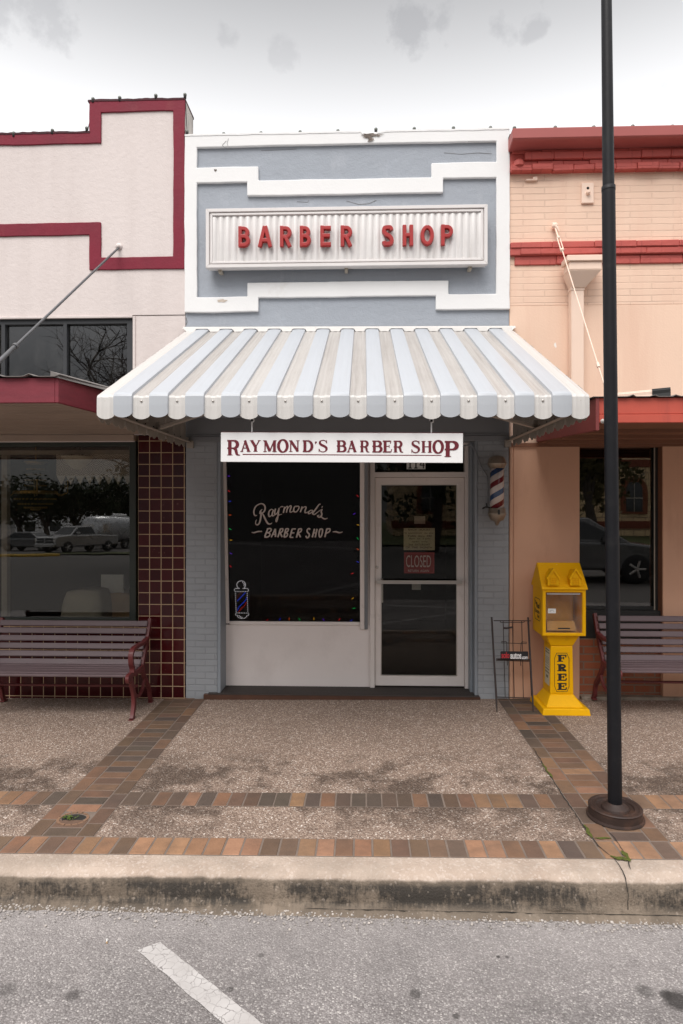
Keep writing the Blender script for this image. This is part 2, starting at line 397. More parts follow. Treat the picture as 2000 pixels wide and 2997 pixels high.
M['win_shadow'] = plain('window_lettering_shadow', (.14, .012, .006), .6)
M['glass'] = glass('window_glass', 1.75, (.8, .8, .78), haze=.004)
M['glass_tilt'] = glass('leaning_window_glass', .26, (.5, .5, .5), haze=.0)
M['glass_dark'] = glass('dark_window_glass', .5, (.85, .85, .83), haze=.001)
M['glass_right'] = glass('right_window_glass', 2.0, (.7, .68, .65), haze=.002)
M['glass_sky'] = glass('upper_window_glass', 2.9, (.25, .26, .28), haze=.05)
M['acrylic'] = glass('scratched_acrylic', .9, (.95, .90, .80), .05, haze=.12)
M['rubber'] = paint('ribbed_rubber', (.050, .040, .036), .7, .2, 8, .2, 80, .002)
M['wood_edge'] = paint('worn_wood_edge', (.075, .030, .016), .6, .25, 4, .2, 40, .003, dstretch=(.5, 3, 3), dirt=(.03, .018, .012), dsc=6)
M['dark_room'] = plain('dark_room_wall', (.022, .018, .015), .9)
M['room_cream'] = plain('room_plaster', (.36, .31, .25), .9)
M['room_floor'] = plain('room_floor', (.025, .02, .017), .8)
M['cloth_grey'] = paint('grey_cloth', (.42, .38, .30), .9, .1, 6, .3, 120, .003)
M['cloth_tan'] = paint('tan_cloth', (.42, .27, .14), .9, .12, 6, .3, 120, .003)
M['bronze'] = plain('dark_bronze', (.05, .035, .025), .4, .6)
M['lamp_glass'] = plain('frosted_lamp_glass', (.75, .66, .52), .5)
M['gold'] = plain('gilt_brass', (.55, .33, .09), .35, .6)
M['weed'] = plain('weed_leaf', (.075, .12, .012), .7)
M['moss'] = paint('moss', (.085, .10, .010), .95, .3, 30, 1.0, 160, .01)
M['crackdark'] = plain('crack_dirt', (.022, .020, .017), .95)
M['cream_metal'] = plain('cream_metal', (.42, .37, .30), .45)

# awning metal: pale blue ribs, white pans with brown dirt streaks running down the slope
def awn(name, col, dirt, amt, base=0):
    m, g, b = newmat(name); v = g.obj((55, 1.1, 1.1)); n = g.noise(v, 1.0, 4, .6); n2 = g.noise(g.obj((5, 1.6, 1.6)), 1.2, 5, .65)
    s = g.math('MULTIPLY', g.gray(n, [(.35, .15), (.68, 1)]), g.gray(n2, [(.3, .2), (.65, 1)]))
    at = g.n('ShaderNodeAttribute', attribute_name='tint')
    c = g.mix(g.math('MULTIPLY', g.math('ADD', g.math('MULTIPLY', s, 1 - base), base), g.math('MULTIPLY', at.outputs['Fac'], amt)), col, dirt)
    put(g, b, col=c, rough=.42, nrm=g.bump(g.noise(g.obj((40, 2, 2)), 1, 3), .12, .004)); return m
M['awn_blue'] = awn('awning_blue_metal', (.43, .452, .482), (.35, .36, .375), .7)
M['awn_white'] = awn('awning_white_metal', (.60, .58, .555), (.25, .222, .20), 1.0, .60)
M['awn_under'] = paint('awning_underside', (.36, .32, .28), .6, .08, 3, .1, 40, .002)

# glazed tile
def tile():
    m, g, b = newmat('maroon_glazed_tile'); vb = g.n('ShaderNodeTexCoord').outputs['Object']
    sp = g.n('ShaderNodeSeparateXYZ', {'Vector': vb}); cb = g.n('ShaderNodeCombineXYZ', {0: sp.outputs[0], 1: sp.outputs[2]})
    bt = g.n('ShaderNodeTexBrick', {'Vector': cb, 'Scale': 1.0, 'Mortar Size': .0042, 'Mortar Smooth': .1, 'Brick Width': TW, 'Row Height': TW, 'Color1': (.034, .0025, .0045), 'Color2': (.060, .0045, .006), 'Mortar': (.44, .31, .19)}, offset=0.0)
    c = g.mix(g.gray(g.noise(vb, 22, 3), [(.70, 0), (.74, .8)]), bt.outputs[0], g.mix(bt.outputs['Fac'], (.13, .05, .04), (.22, .16, .12)))
    put(g, b, col=c, rough=g.mix(bt.outputs['Fac'], (.16, .16, .16), (.8, .8, .8)), spec=.35, nrm=g.bump(g.math('ADD', g.math('MULTIPLY', bt.outputs['Fac'], -1), g.math('MULTIPLY', g.noise(vb, 9, 2), .6)), .35, .004)); return m
TW = .1216
M['tile'] = tile()
def redbrick(name, c1, c2, mort):
    m, g, b = newmat(name); vb = g.n('ShaderNodeTexCoord').outputs['Object']
    sp = g.n('ShaderNodeSeparateXYZ', {'Vector': vb}); cb = g.n('ShaderNodeCombineXYZ', {0: sp.outputs[0], 1: sp.outputs[2]})
    bt = g.n('ShaderNodeTexBrick', {'Vector': cb, 'Scale': 1.0, 'Mortar Size': .008, 'Mortar Smooth': .2, 'Brick Width': .205, 'Row Height': .078, 'Color1': c1, 'Color2': c2, 'Mortar': mort})
    n = g.noise(vb, 6, 5); c = g.mix(g.gray(n, [(.5, 0), (.7, .7)]), bt.outputs[0], mort)
    put(g, b, col=c, rough=.85, nrm=g.bump(g.math('MULTIPLY', bt.outputs['Fac'], -1), .6, .008)); return m
M['red_brick'] = redbrick('old_red_brick', (.26, .075, .035), (.33, .10, .045), (.22, .15, .11))

# exposed aggregate pavement: pebbles in a darker matrix, grime in large patches
def aggregate():
    m, g, b = newmat('exposed_aggregate'); v = g.obj()
    vo = g.n('ShaderNodeTexVoronoi', {'Vector': v, 'Scale': 104.0, 'Randomness': 1.0}); vo2 = g.n('ShaderNodeTexVoronoi', {'Vector': v, 'Scale': 150.0})
    sp = g.n('ShaderNodeSeparateColor', {'Color': vo.outputs['Color']})
    peb = g.ramp(sp.outputs[0], [(0, (.15, .10, .075)), (.3, (.235, .163, .123)), (.66, (.325, .235, .182)), (.90, (.47, .368, .302)), (1, (.74, .655, .585))])
    sp2 = g.n('ShaderNodeSeparateColor', {'Color': vo2.outputs['Color']})
    fine = g.ramp(sp2.outputs[0], [(0, (.12, .084, .064)), (.6, (.24, .168, .128)), (1, (.42, .33, .265))])
    c = g.mix(g.gray(vo.outputs['Distance'], [(.50, 0), (.72, 1)]), peb, fine)
    big = g.noise(v, .9, 6, .62); mid = g.noise(v, 4.5, 5, .65)
    pos = g.n('ShaderNodeSeparateXYZ', {'Vector': v})
    near = g.gray(g.math('MULTIPLY', g.math('ADD', pos.outputs[1], 3.0), .3333), [(0, .35), (.12, .55), (.22, 1.0), (.42, .95), (.54, .25), (.7, .08), (1, .10)])
    # trodden grime: strongest in ragged bands between the two rows of bricks and the wall
    gr = g.math('MULTIPLY', g.gray(g.math('ADD', g.math('MULTIPLY', big, .55), g.math('MULTIPLY', mid, .5)), [(.475, 0), (.56, 1)]), near)
    c = g.mix(g.math('MULTIPLY', gr, .85), c, g.mix(1.0, c, (.24, .215, .195), 'MULTIPLY'))
    c = g.mix(1.0, c, g.gray(mid, [(.3, .88), (.7, 1.1)]), 'MULTIPLY')
    h = g.math('ADD', g.math('MULTIPLY', vo.outputs['Distance'], -1.0), g.math('MULTIPLY', vo2.outputs['Distance'], -.4))
    put(g, b, col=c, rough=.85, nrm=g.bump(h, .7, .006)); return m
M['aggregate'] = aggregate()
def kerbm():
    m, g, b = newmat('stained_kerb_concrete'); v = g.obj(); pos = g.n('ShaderNodeSeparateXYZ', {'Vector': v})
    vo = g.n('ShaderNodeTexVoronoi', {'Vector': v, 'Scale': 85.0}); spc = g.n('ShaderNodeSeparateColor', {'Color': vo.outputs['Color']})
    n1 = g.noise(v, 5, 6, .62)
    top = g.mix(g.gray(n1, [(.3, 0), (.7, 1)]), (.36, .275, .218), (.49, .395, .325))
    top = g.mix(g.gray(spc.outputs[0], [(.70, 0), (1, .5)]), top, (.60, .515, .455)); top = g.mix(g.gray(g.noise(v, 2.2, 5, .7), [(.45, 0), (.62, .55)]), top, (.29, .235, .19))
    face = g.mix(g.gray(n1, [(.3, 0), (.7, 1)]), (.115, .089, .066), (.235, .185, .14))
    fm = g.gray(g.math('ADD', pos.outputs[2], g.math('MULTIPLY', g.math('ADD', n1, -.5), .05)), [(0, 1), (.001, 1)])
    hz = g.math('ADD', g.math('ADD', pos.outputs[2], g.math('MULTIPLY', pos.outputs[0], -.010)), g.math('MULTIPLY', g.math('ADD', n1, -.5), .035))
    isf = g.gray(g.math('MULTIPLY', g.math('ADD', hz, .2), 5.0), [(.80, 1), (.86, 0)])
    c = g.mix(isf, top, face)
    sn_ = g.noise(g.obj((1.7, 1, 2.4)), 1.35, 8, .74); sd_ = g.noise(g.obj((14, 1, 4)), 3.2, 5, .7)
    band = g.gray(g.math('MULTIPLY', g.math('ADD', hz, .2), 5.0), [(.08, .25), (.25, 1), (.68, .95), (.86, 0)])
    st = g.math('MULTIPLY', g.gray(g.math('ADD', g.math('MULTIPLY', sn_, .70), g.math('MULTIPLY', sd_, .30)), [(.452, 0), (.54, 1)]), band)
    c = g.mix(g.math('MULTIPLY', st, .93), c, (.030, .026, .022))
    c = g.mix(g.gray(spc.outputs[1], [(.965, 0), (.99, .30)]), c, (.42, .35, .29))
    put(g, b, col=c, rough=.9, nrm=g.bump(g.math('ADD', g.noise(v, 60, 5, .7), g.math('MULTIPLY', vo.outputs['Distance'], -.6)), .6, .006)); return m
M['kerb'] = kerbm()
def asphalt():
    m, g, b = newmat('worn_asphalt'); v = g.obj()
    vo = g.n('ShaderNodeTexVoronoi', {'Vector': v, 'Scale': 120.0}); sp = g.n('ShaderNodeSeparateColor', {'Color': vo.outputs['Color']})
    peb = g.ramp(sp.outputs[0], [(0, (.155, .138, .133)), (.35, (.23, .208, .201)), (.72, (.29, .265, .257)), (.92, (.37, .345, .328)), (1, (.52, .48, .455))])
    c = g.mix(g.gray(vo.outputs['Distance'], [(.45, 0), (.75, 1)]), peb, (.185, .167, .161))
    big = g.noise(v, .8, 5, .6); mid = g.noise(v, 6, 5, .65)
    c = g.mix(1.0, c, g.gray(big, [(.3, .74), (.55, 1.0), (.72, 1.22)]), 'MULTIPLY'); c = g.mix(1.0, c, g.gray(mid, [(.25, .84), (.75, 1.12)]), 'MULTIPLY')
    pos = g.n('ShaderNodeSeparateXYZ', {'Vector': v})
    dust = g.math('MULTIPLY', g.gray(g.math('ADD', pos.outputs[1], 4.1), [(.35, 0), (.85, 1)]), g.gray(mid, [(.3, .6), (.7, 1)]))
    c = g.mix(g.math('MULTIPLY', dust, .42), c, (.35, .32, .308))
    for px, py, r, a in OIL:
        p = G(px, py, -.19, False)
        d = g.n('ShaderNodeVectorMath', {0: v, 1: tuple(p)}, operation='DISTANCE').outputs['Value']
        mk = g.gray(g.math('ADD', g.math('MULTIPLY', d, 1 / r), g.math('MULTIPLY', g.math('ADD', mid, -.5), 1.2)), [(.55, a), (1.0, 0)])
        c = g.mix(mk, c, (.030, .026, .024))
    cr = g.n('ShaderNodeTexVoronoi', {'Vector': g.n('ShaderNodeVectorMath', {0: v, 1: g.n('ShaderNodeVectorMath', {0: g.n('ShaderNodeTexNoise', {'Vector': v, 'Scale': 4.0}).outputs['Color'], 1: (.3, .3, 0)}, operation='MULTIPLY')}, operation='ADD'), 'Scale': 1.1}, feature='DISTANCE_TO_EDGE')
    cm = g.math('MULTIPLY', g.gray(cr.outputs['Distance'], [(.001, 1), (.005, 0)]), g.gray(big, [(.52, 0), (.60, .6)]))
    c = g.mix(cm, c, (.05, .045, .042))
    put(g, b, col=c, rough=.9, nrm=g.bump(g.math('MULTIPLY', vo.outputs['Distance'], -1), .75, .006)); return m
OIL = [(1985, 2925, .075, .9), (1948, 2912, .035, .7), (1890, 2900, .05, .5), (215, 2912, .04, .5), (20, 2897, .06, .45), (1217, 2909, .03, .6), (1335, 2974, .02, .7), (1458, 2800, .012, .9), (1485, 2801, .012, .6), (675, 2895, .02, .6), (765, 2796, .02, .5)]
M['asphalt'] = asphalt()
def roadpaint():
    m, g, b = newmat('worn_road_paint'); v = g.obj()
    wv = g.n('ShaderNodeVectorMath', {0: v, 1: g.n('ShaderNodeVectorMath', {0: g.n('ShaderNodeTexNoise', {'Vector': v, 'Scale': 22.0, 'Detail': 4.0}).outputs['Color'], 1: (.045, .045, 0)}, operation='MULTIPLY')}, operation='ADD')
    cr = g.n('ShaderNodeTexVoronoi', {'Vector': wv, 'Scale': 24.0}, feature='DISTANCE_TO_EDGE'); n = g.noise(v, 40, 5, .7); n2 = g.noise(v, 7, 4)
    c = g.mix(g.gray(n2, [(.3, 0), (.7, 1)]), (.38, .355, .34), (.49, .465, .45))
    c = g.mix(g.math('MULTIPLY', g.gray(cr.outputs['Distance'], [(.012, 1), (.045, 0)]), g.gray(n2, [(.35, .05), (.6, .85)])), c, (.12, .105, .10))
    c = g.mix(g.gray(n, [(.62, 0), (.74, .7)]), c, (.20, .18, .175))
    put(g, b, col=c, rough=.85, nrm=g.bump(n, .4, .003)); return m
M['road_paint'] = roadpaint()
M['brick_paver'] = tinted('brick_paver', .8, .22, .5, 70, .005, (.085, .060, .046))
M['mortar'] = paint('paver_mortar', (.17, .13, .105), .95, .2, 8, .5, 80, .004)
M['lawn'] = paint('winter_lawn', (.06, .07, .018), 1, .3, 2, .5, 60, .02)

# ------------------------------------------------------------------ ground: road, kerb, pavement, brick bands
KY = -2.92                                    # back edge of the kerb
mb = MB(); mb.add([(-250, -260, -.19), (250, -260, -.19), (250, -2.9, -.19), (-250, -2.9, -.19)], [(0, 1, 2, 3)])
tag(mb.build('road', M['asphalt']), kind='structure')
mb = MB(); mb.add([(-250, -2.9, -.25), (250, -2.9, -.25), (250, 250, -.25), (-250, 250, -.25)], [(0, 1, 2, 3)])
tag(mb.build('ground', M['lawn']), kind='structure')
mb = MB(); mb.add([(-250, -260, -.184), (250, -260, -.184), (250, -7.6, -.184), (-250, -7.6, -.184)], [(0, 1, 2, 3)]); tag(mb.build('street', paint('dark_street_asphalt', (.085, .077, .072), .9, .15, .5, .5, 120, .005)), kind='structure')
# kerb lofted along x with small irregularities
prof = [(KY, .0), (-2.98, .001), (-3.035, -.002), (-3.065, -.010), (-3.085, -.026), (-3.094, -.05), (-3.098, -.09), (-3.100, -.125), (-3.098, -.155), (-3.106, -.160), (-3.110, -.175), (-3.155, -.183), (-3.175, -.20)]
mb = MB(); vs_ = []; N_ = 520; xk0, xk1 = -9.0, 9.0
xcr = G(1843, 2580, 0).x
for i in range(N_ + 1):
    x = xk0 + (xk1 - xk0) * i / N_
    for j, (y, z) in enumerate(prof):
        h = noise.noise_vector(Vector((x * 4, j * .35, 1.7))); h2 = noise.noise_vector(Vector((x * 19, j * .9, 4.2)))
        a = 1 if 2 <= j else 0
        cr = math.exp(-((x - xcr - .004 * math.sin(j * 2)) / .006) ** 2) * (.014 if j > 1 else .006)
        rag = (.012 * h2.y + .008 * h.y) if j >= 9 else 0
        vs_.append((x, y + a * (.0045 * h.y + .003 * h2.y) + cr + rag, z + gz(x) * (1 if j < 9 else .3) + a * (.003 * h.z + .0018 * h2.z)))
n_ = len(prof); fs_ = [(i * n_ + j, (i + 1) * n_ + j, (i + 1) * n_ + j + 1, i * n_ + j + 1) for i in range(N_) for j in range(n_ - 1)]
mb.add(vs_, fs_, True)
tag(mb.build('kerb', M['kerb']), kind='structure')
# pavement sheet
mb = MB(); xs = [-9 + .5 * i for i in range(37)]
mb.add([(x, y, gz(x)) for x in xs for y in (KY, .6)], [(2 * i, 2 * i + 2, 2 * i + 3, 2 * i + 1) for i in range(len(xs) - 1)])
tag(mb.build('sidewalk', M['aggregate']), kind='structure')
# brick bands
BL0, BL1 = -2.07, -1.635; BR0, BR1 = 1.365, 1.80; FB0, FB1 = -2.925, -2.735; SB0, SB1 = -2.335, -2.135
BC = [(.100, .072, .056), (.130, .086, .062), (.155, .092, .060), (.20, .110, .066), (.265, .140, .078), (.335, .182, .100), (.31, .168, .098)]
def bcol(wt):
    c = random.choices(BC, wt)[0]; k = random.uniform(.85, 1.12) * (.95 if wt is WF else .78); return (c[0] * k, c[1] * k * random.uniform(.95, 1.06), c[2] * k, 1)
bb = MB(); mo = MB()
def brickat(x0, x1, y0, y1, wt, gap=.005):
    c = bcol(wt); t = .0045 + random.uniform(-.0012, .0012)
    x0 += gap + random.uniform(-.001, .001); x1 -= gap; y0 += gap; y1 -= gap
    bb.hexa([(x0, y0, gz(x0) - .01), (x1, y0, gz(x1) - .01), (x1, y1, gz(x1) - .01), (x0, y1, gz(x0) - .01), (x0, y0, gz(x0) + t), (x1, y0, gz(x1) + t), (x1, y1, gz(x1) + t), (x0, y1, gz(x0) + t)], c)
def bed(x0, x1, y0, y1, k=12):
    for i in range(k):
        a, b_ = x0 + (x1 - x0) * i / k, x0 + (x1 - x0) * (i + 1) / k
        mo.add([(a, y0, gz(a) + .0018), (b_, y0, gz(b_) + .0018), (b_, y1, gz(b_) + .0018), (a, y1, gz(a) + .0018)], [(0, 1, 2, 3)])
WF = (1, 2, 4, 5, 6, 6, 5); WS = (4, 5, 4, 3, 2, 1, 1); WV = (5, 6, 6, 4, 1, 0, 0); WR = (2, 4, 5, 5, 2, 1, 1)
x = -7.0
while x < 7.0:
    brickat(x, x + .1085, FB0, FB1, WF if x > -2.3 else WS, .0055); x += .1085
bed(-7, 7, FB0, FB1, 28)
for a, b_ in ((-7, BL0), (BL1, BR0), (BR1, 7)):
    k = round((b_ - a) / .105); s_ = (b_ - a) / k
    for i in range(k): brickat(a + i * s_, a + (i + 1) * s_, SB0, SB1, (WS if a == BL1 else WF))
    bed(a, b_, SB0, SB1)
def vband(x0, x1, wt, hole=None):
    y = FB1; k = 0
    c0, c1 = x0 + .112, x1 - .112
    while y < .0:
        y2 = min(y + .205, .02)
        w_ = wt if y > -1.9 else WR
        brickat(x0, c0, y, y2, w_); brickat(c1, x1, y - .05 if k else y, y2 - .05, w_)
        h = (y2 - y) / 2
        for q in range(2):
            if hole and abs(y + h * (q + .5) - hole) < .06: continue
            brickat(c0, c1, y + h * q, y + h * (q + 1), w_)
        y = y2; k += 1
    bed(x0, x1, FB1, .02, 2)
hole = G(214, 2398, 0)
vband(BL0, BL1, WV, hole.y); vband(BR0, BR1, WV)
tag(bb.build('brick_paving', M['brick_paver'], bevel=.0025), kind='structure')
tag(mo.build('paving_mortar', M['mortar']), kind='structure')
# dark cracks and moss beside the right-hand band
def groundstrip(name, mat, pts, wd, z, jit=.4, kind='structure'):
    q = []
    for a, b_ in zip(pts, pts[1:]):
        A, B = G(*a), G(*b_); k = max(2, int((B - A).length / .03))
        q += [A.lerp(B, i / k) for i in range(k)]
    q.append(G(*pts[-1])); mb = MB(); vs = []
    for i, p in enumerate(q):
        t = (q[min(i + 1, len(q) - 1)] - q[max(i - 1, 0)]).normalized(); n = Vector((-t.y, t.x, 0))
        p = p + n * wd * random.uniform(-jit, jit); h = wd / 2 * random.uniform(.35, 1.2) * (.3 if i in (0, len(q) - 1) else 1)
        for sgn in (1, -1):
            v = p + n * h * sgn; vs.append((v.x, v.y, gz(v.x) + z))
    mb.add(vs, [(2 * i, 2 * i + 1, 2 * i + 3, 2 * i + 2) for i in range(len(q) - 1)])
    return tag(mb.build(name, mat), kind=kind)
groundstrip('pavement_crack', M['crackdark'], [(1560, 2190), (1628, 2300), (1647, 2330), (1682, 2380), (1712, 2428), (1752, 2478), (1790, 2510)], .0075, .0075)
groundstrip('pavement_crack', M['crackdark'], [(1775, 2430), (1800, 2456), (1835, 2510), (1846, 2548)], .006, .0075)
q_ = MB(); vs_ = []
for i in range(520):
    x = -4.2 + 8.4 * i / 519; h = noise.noise(Vector((x * 6, 3, 0))); h2 = noise.noise(Vector((x * 21, 5, 0))); wd = max(.0008, .003 + .006 * h + .006 * h2) * (1 if x > -.3 else .12) * max(0, min(1, 1.1 + 2.2 * noise.noise(Vector((x * 1.3, 9, 0))))); y = -3.124 - .006 * h2; z0 = -.171 + .3 * gz(x)
    vs_ += [(x, y, z0 - wd * .5 + .004 * h), (x, y, z0 + wd * .6 + .004 * h)]
q_.add(vs_, [(2 * i, 2 * i + 1, 2 * i + 3, 2 * i + 2) for i in range(519)]); tag(q_.build('kerb_crack', M['crackdark']), kind='structure')
cp = MB(); vs_ = []
for j, (y, z) in enumerate([(-2.925, .0035), (-2.98, .0035), (-3.04, 0), (-3.075, -.014), (-3.092, -.04), (-3.102, -.09), (-3.105, -.13), (-3.107, -.165)]):
    xx = xcr + .012 * noise.noise(Vector((j * 1.3, 2, 2))); w_ = .0016 + .003 * abs(noise.noise(Vector((j * 2.1, 5, 1))))
    for sg_ in (-1, 1): vs_.append((xx + sg_ * w_, y - .0055, z + gz(xx) + .004))
cp.add(vs_, [(2 * i, 2 * i + 1, 2 * i + 3, 2 * i + 2) for i in range(7)]); tag(cp.build('kerb_crack', M['crackdark']), kind='structure')
groundstrip('moss', M['moss'], [(1588, 2238), (1600, 2256), (1616, 2280)], .016, .009, kind='stuff')
groundstrip('moss', M['moss'], [(1709, 2418), (1722, 2440), (1738, 2456)], .028, .0095, kind='stuff')
groundstrip('moss', M['moss'], [(1740, 2456), (1790, 2458)], .016, .0095, kind='stuff')
groundstrip('moss', M['moss'], [(1788, 2512), (1822, 2514), (1846, 2524)], .035, .0095, kind='stuff')
groundstrip('moss', M['moss'], [(1822, 2494), (1838, 2512), (1842, 2526)], .030, .0100, kind='stuff')
# hole with weeds in the left band
hx, hy = hole.x, hole.y; hz_ = gz(hx)
mb = MB(); ring = [(hx + .075 * math.cos(R(a)) * (1 + .15 * math.sin(3 * R(a))), hy + .062 * math.sin(R(a)), hz_ + .0032) for a in range(0, 360, 20)]
mb.add(ring, [tuple(range(18))]); tag(mb.build('pavement_hole', M['crackdark']), kind='structure')
mb = MB()
for a in range(0, 360, 24):
    A, B = R(a), R(a + 20); r1, r2 = .074, .088
    c = [(hx + r * 1.15 * math.cos(t), hy + r * math.sin(t), hz_ + z) for z in (.001, .007 + .002 * math.sin(a)) for r, t in ((r1, A), (r2, A), (r2, B), (r1, B))]
    mb.hexa(c, (.22, .125, .075, 1))
tag(mb.build('hole_rim', M['brick_paver']), kind='structure')
mb = MB()
for i in range(26):
    a, r = random.uniform(0, 6.28), random.uniform(0, .055); bx, by = hx - .018 + r * math.cos(a), hy + .6 * r * math.sin(a); l = random.uniform(.008, .018); t = random.uniform(0, 6.28)
    c, s_ = math.cos(t) * l, math.sin(t) * l; z = hz_ + .005 + random.uniform(0, .008)
    mb.add([(bx - c * .5, by - s_ * .5, z), (bx + s_ * .4, by - c * .4, z + l * .6), (bx + c, by + s_, z + l * .5), (bx - s_ * .4, by + c * .4, z + l * .7)], [(0, 1, 2, 3)])
tag(mb.build('weed_tuft', M['weed']), 'small green weed tuft growing in the hole of the brick paving', 'weed')
# parking stripe
q = [G(x, y, -.19, False) for x, y in ((402, 2783), (469, 2759), (765, 2997), (657, 2997))]
dv = (q[2] - q[1]).normalized(); q[2] = q[1] + dv * 5; q[3] = q[0] + dv * 5
mb = MB(); vs_ = []
for i in range(81):
    for a, b_ in ((q[0], q[3]), (q[1], q[2])):
        p = a.lerp(b_, i / 80); h = noise.noise_vector(p * 14); vs_.append((p.x + h.x * .006, p.y + h.y * .006, -.186))
mb.add(vs_, [(2 * i, 2 * i + 1, 2 * i + 3, 2 * i + 2) for i in range(80)])
tag(mb.build('parking_stripe', M['road_paint']), kind='structure')
# loose gravel at the foot of the kerb
mb = MB()
for i in range(1500):
    x = random.uniform(-2.4, 2.4); y = -3.12 - abs(random.gauss(0, .055)); r = random.uniform(.003, .0085); k = random.uniform(.5, 1.2)
    mb.lathe([(r * .3, -r * .5), (r, 0), (r * .75, r * .55), (r * .1, r * .8)], (x, y, -.187 + r * .2), 5, smooth=False, col=(.40 * k, .36 * k, .33 * k, 1), cap=False)
tag(mb.build('kerb_gravel', tinted('gravel', .9)), kind='stuff')
mb = MB(); p = G(313, 2757, -.19, False)
mb.tube([p + Vector((-.004, .013, .005)), p + Vector((.003, -.007, .005))], .004, 10); bt_ = thing('cigarette_butt', 'white cigarette butt with tan tip lying on the asphalt', 'cigarette butt', p)
mb.build('paper_tube', M['paper_white'], bt_); mb = MB(); mb.tube([p + Vector((.003, -.0072, .005)), p + Vector((.006, -.014, .005))], .0041, 10); mb.build('filter_tip', M['cloth_tan'], bt_)
# ------------------------------------------------------------------ the blue barber shop
XL = fx(544); XR = fx(1490); ZTOP = 5.818; ZH = 2.655
xa, xb = fx(579), fx(1451.5)                   # inside the white border
pL, pR = fx(637), fx(1398)                     # opening between the piers
shop = thing('barber_shop', 'pale blue stucco shop with white stepped trim and a recessed glass door', 'building', (0, .3, 0))
mb = MB(); mb.grid([XL, XR], [2.9, ZTOP - .02], lambda x, z: 1, .0, .3)
mb.build('facade_wall', M['blue'], shop)
# white raised trim: border and two stepped bands
sx = [XL - .004, xa, fx(726), fx(758.5), fx(1262), fx(1275), fx(1297), fx(1311.6), xb, XR + .004]
u1, u2, l1, l2, r1, r2, r3, r4 = fx(726), fx(758.5), 0, 0, fx(1262), fx(1297), fx(1275), fx(1311.6)
zz = [3.99, 4.134, 4.148, 4.29, 5.187, 5.33, 5.345, 5.491, 5.70, ZTOP]
def trimfn(x, z):
    if z > 5.70: return True
    if x < xa or x > xb: return z > 3.99
    # upper band
    hi = x < u2 or x > r1; 
    if 5.33 < z < 5.491 and hi: return True
    if 5.187 < z < 5.345 and u1 < x < r2: return True
    if 5.33 <= z <= 5.345 and u1 < x < r2: return True
    if 3.99 < z < 4.148 and (x < u2 or x > r3): return True
    if 4.134 < z < 4.29 and u1 < x < r4: return True
    return False
mb = MB(); mb.grid([XL - .004, xa, u1, u2, r1, r2, r3, r4, xb, XR + .004], zz, trimfn, -.032, .004, .05, .005, 2.5)
mb.build('stepped_trim', M['white_trim'], shop, bevel=.008, seg=2)
# parapet capping with a broken, sooty patch
mb = MB(); n_ = 90; vs_ = []
for i in range(n_ + 1):
    x = XL + (XR - XL) * i / n_; h = noise.noise(Vector((x * 5, 2, 1))) * .006 + noise.noise(Vector((x * 23, 5, 1))) * .004
    br = -.028 * (1 if fx(1062) < x < fx(1100) else 0) - .012 * (1 if fx(1100) < x < fx(1128) else 0)
    vs_ += [(x, -.036, ZTOP - .004 + h + br), (x, -.036, ZTOP + .014 + h + br), (x, .30, ZTOP + .016 + h), (x, .30, ZTOP - .02)]
mb.add(vs_, [(4 * i + k, 4 * i + (k + 1) % 4, 4 * i + 4 + (k + 1) % 4, 4 * i + 4 + k) for i in range(n_) for k in range(4)])
mb.build('parapet_cap', M['white_trim'], shop)
mb = MB()
def blotch(mb, px, py, rx, ry, Y, n=22, seed=0, rough=.35):
    c = P(px, py, Y); pts = []
    for i in range(n):
        a = 2 * math.pi * i / n; k = 1 + rough * noise.noise(Vector((math.cos(a) * 2, math.sin(a) * 2, seed)))* 1.6
        pts.append((c.x + rx * k * math.cos(a), Y, c.z + ry * k * math.sin(a)))
    mb.add(pts, [tuple(range(n))])
M['spall'] = paint('spalled_render', (.13, .105, .09), .9, .4, 12, .8, 60, .01, dirt=(.40, .34, .30), dsc=14, dth=.48)
for a_ in ((1078, 397, .055, .022, -.0395, 22, 1, .7), (1104, 395, .05, .011, -.0393, 22, 2, .8), (1086, 409, .030, .020, -.0391, 22, 5, .9), (631, 498, .016, .010, -.0345, 22, 8, .8)):
    mb = MB(); blotch(mb, *a_); mb.build('spalled_patch', M['spall'], shop)
mb = MB(); blotch(mb, 650, 880, .05, .015, -.0345, seed=3, rough=.5); mb.build('bare_patch', paint('bare_render', (.55, .47, .40), .9, .2, 12, .4, 60, .003, dirt=(.74, .72, .70), dsc=12, dth=.5), shop)
# hairline cracks
def crackline(mb, pts, Y, w):
    for a, b_ in zip(pts, pts[1:]):
        mb.stroke([(P(*a, Y).x, P(*a, Y).z), (P(*b_, Y).x, P(*b_, Y).z)], w, XZ, Y, Y + .001)
M['crack_shadow'] = plain('crack_shadow', (.18, .17, .165), .9)
for pts, Y, w_ in (([(663, 412), (651, 425), (656, 431), (664, 433)], -.0345, .0035), ([(669, 405), (665, 420), (668, 427)], -.0345, .003), ([(1370, 414), (1405, 417), (1452, 416)], -.0345, .003), ([(1015, 588), (1050, 598), (1080, 596), (1102, 586)], -.0025, .004), ([(870, 590), (900, 592), (905, 586)], -.0025, .003), ([(1300, 447), (1350, 451), (1400, 447), (1440, 450)], -.0025, .003), ([(765, 440), (830, 438), (868, 436)], -.0025, .003), ([(545, 930), (548, 942), (544, 952)], -.0025, .008)):
    mb = MB(); q = [P(*a, Y) for a in pts]; mb.stroke([(v.x, v.z) for v in q], w_, XZ, Y, Y + .001); mb.build('hairline_crack', M['crack_shadow'], shop)
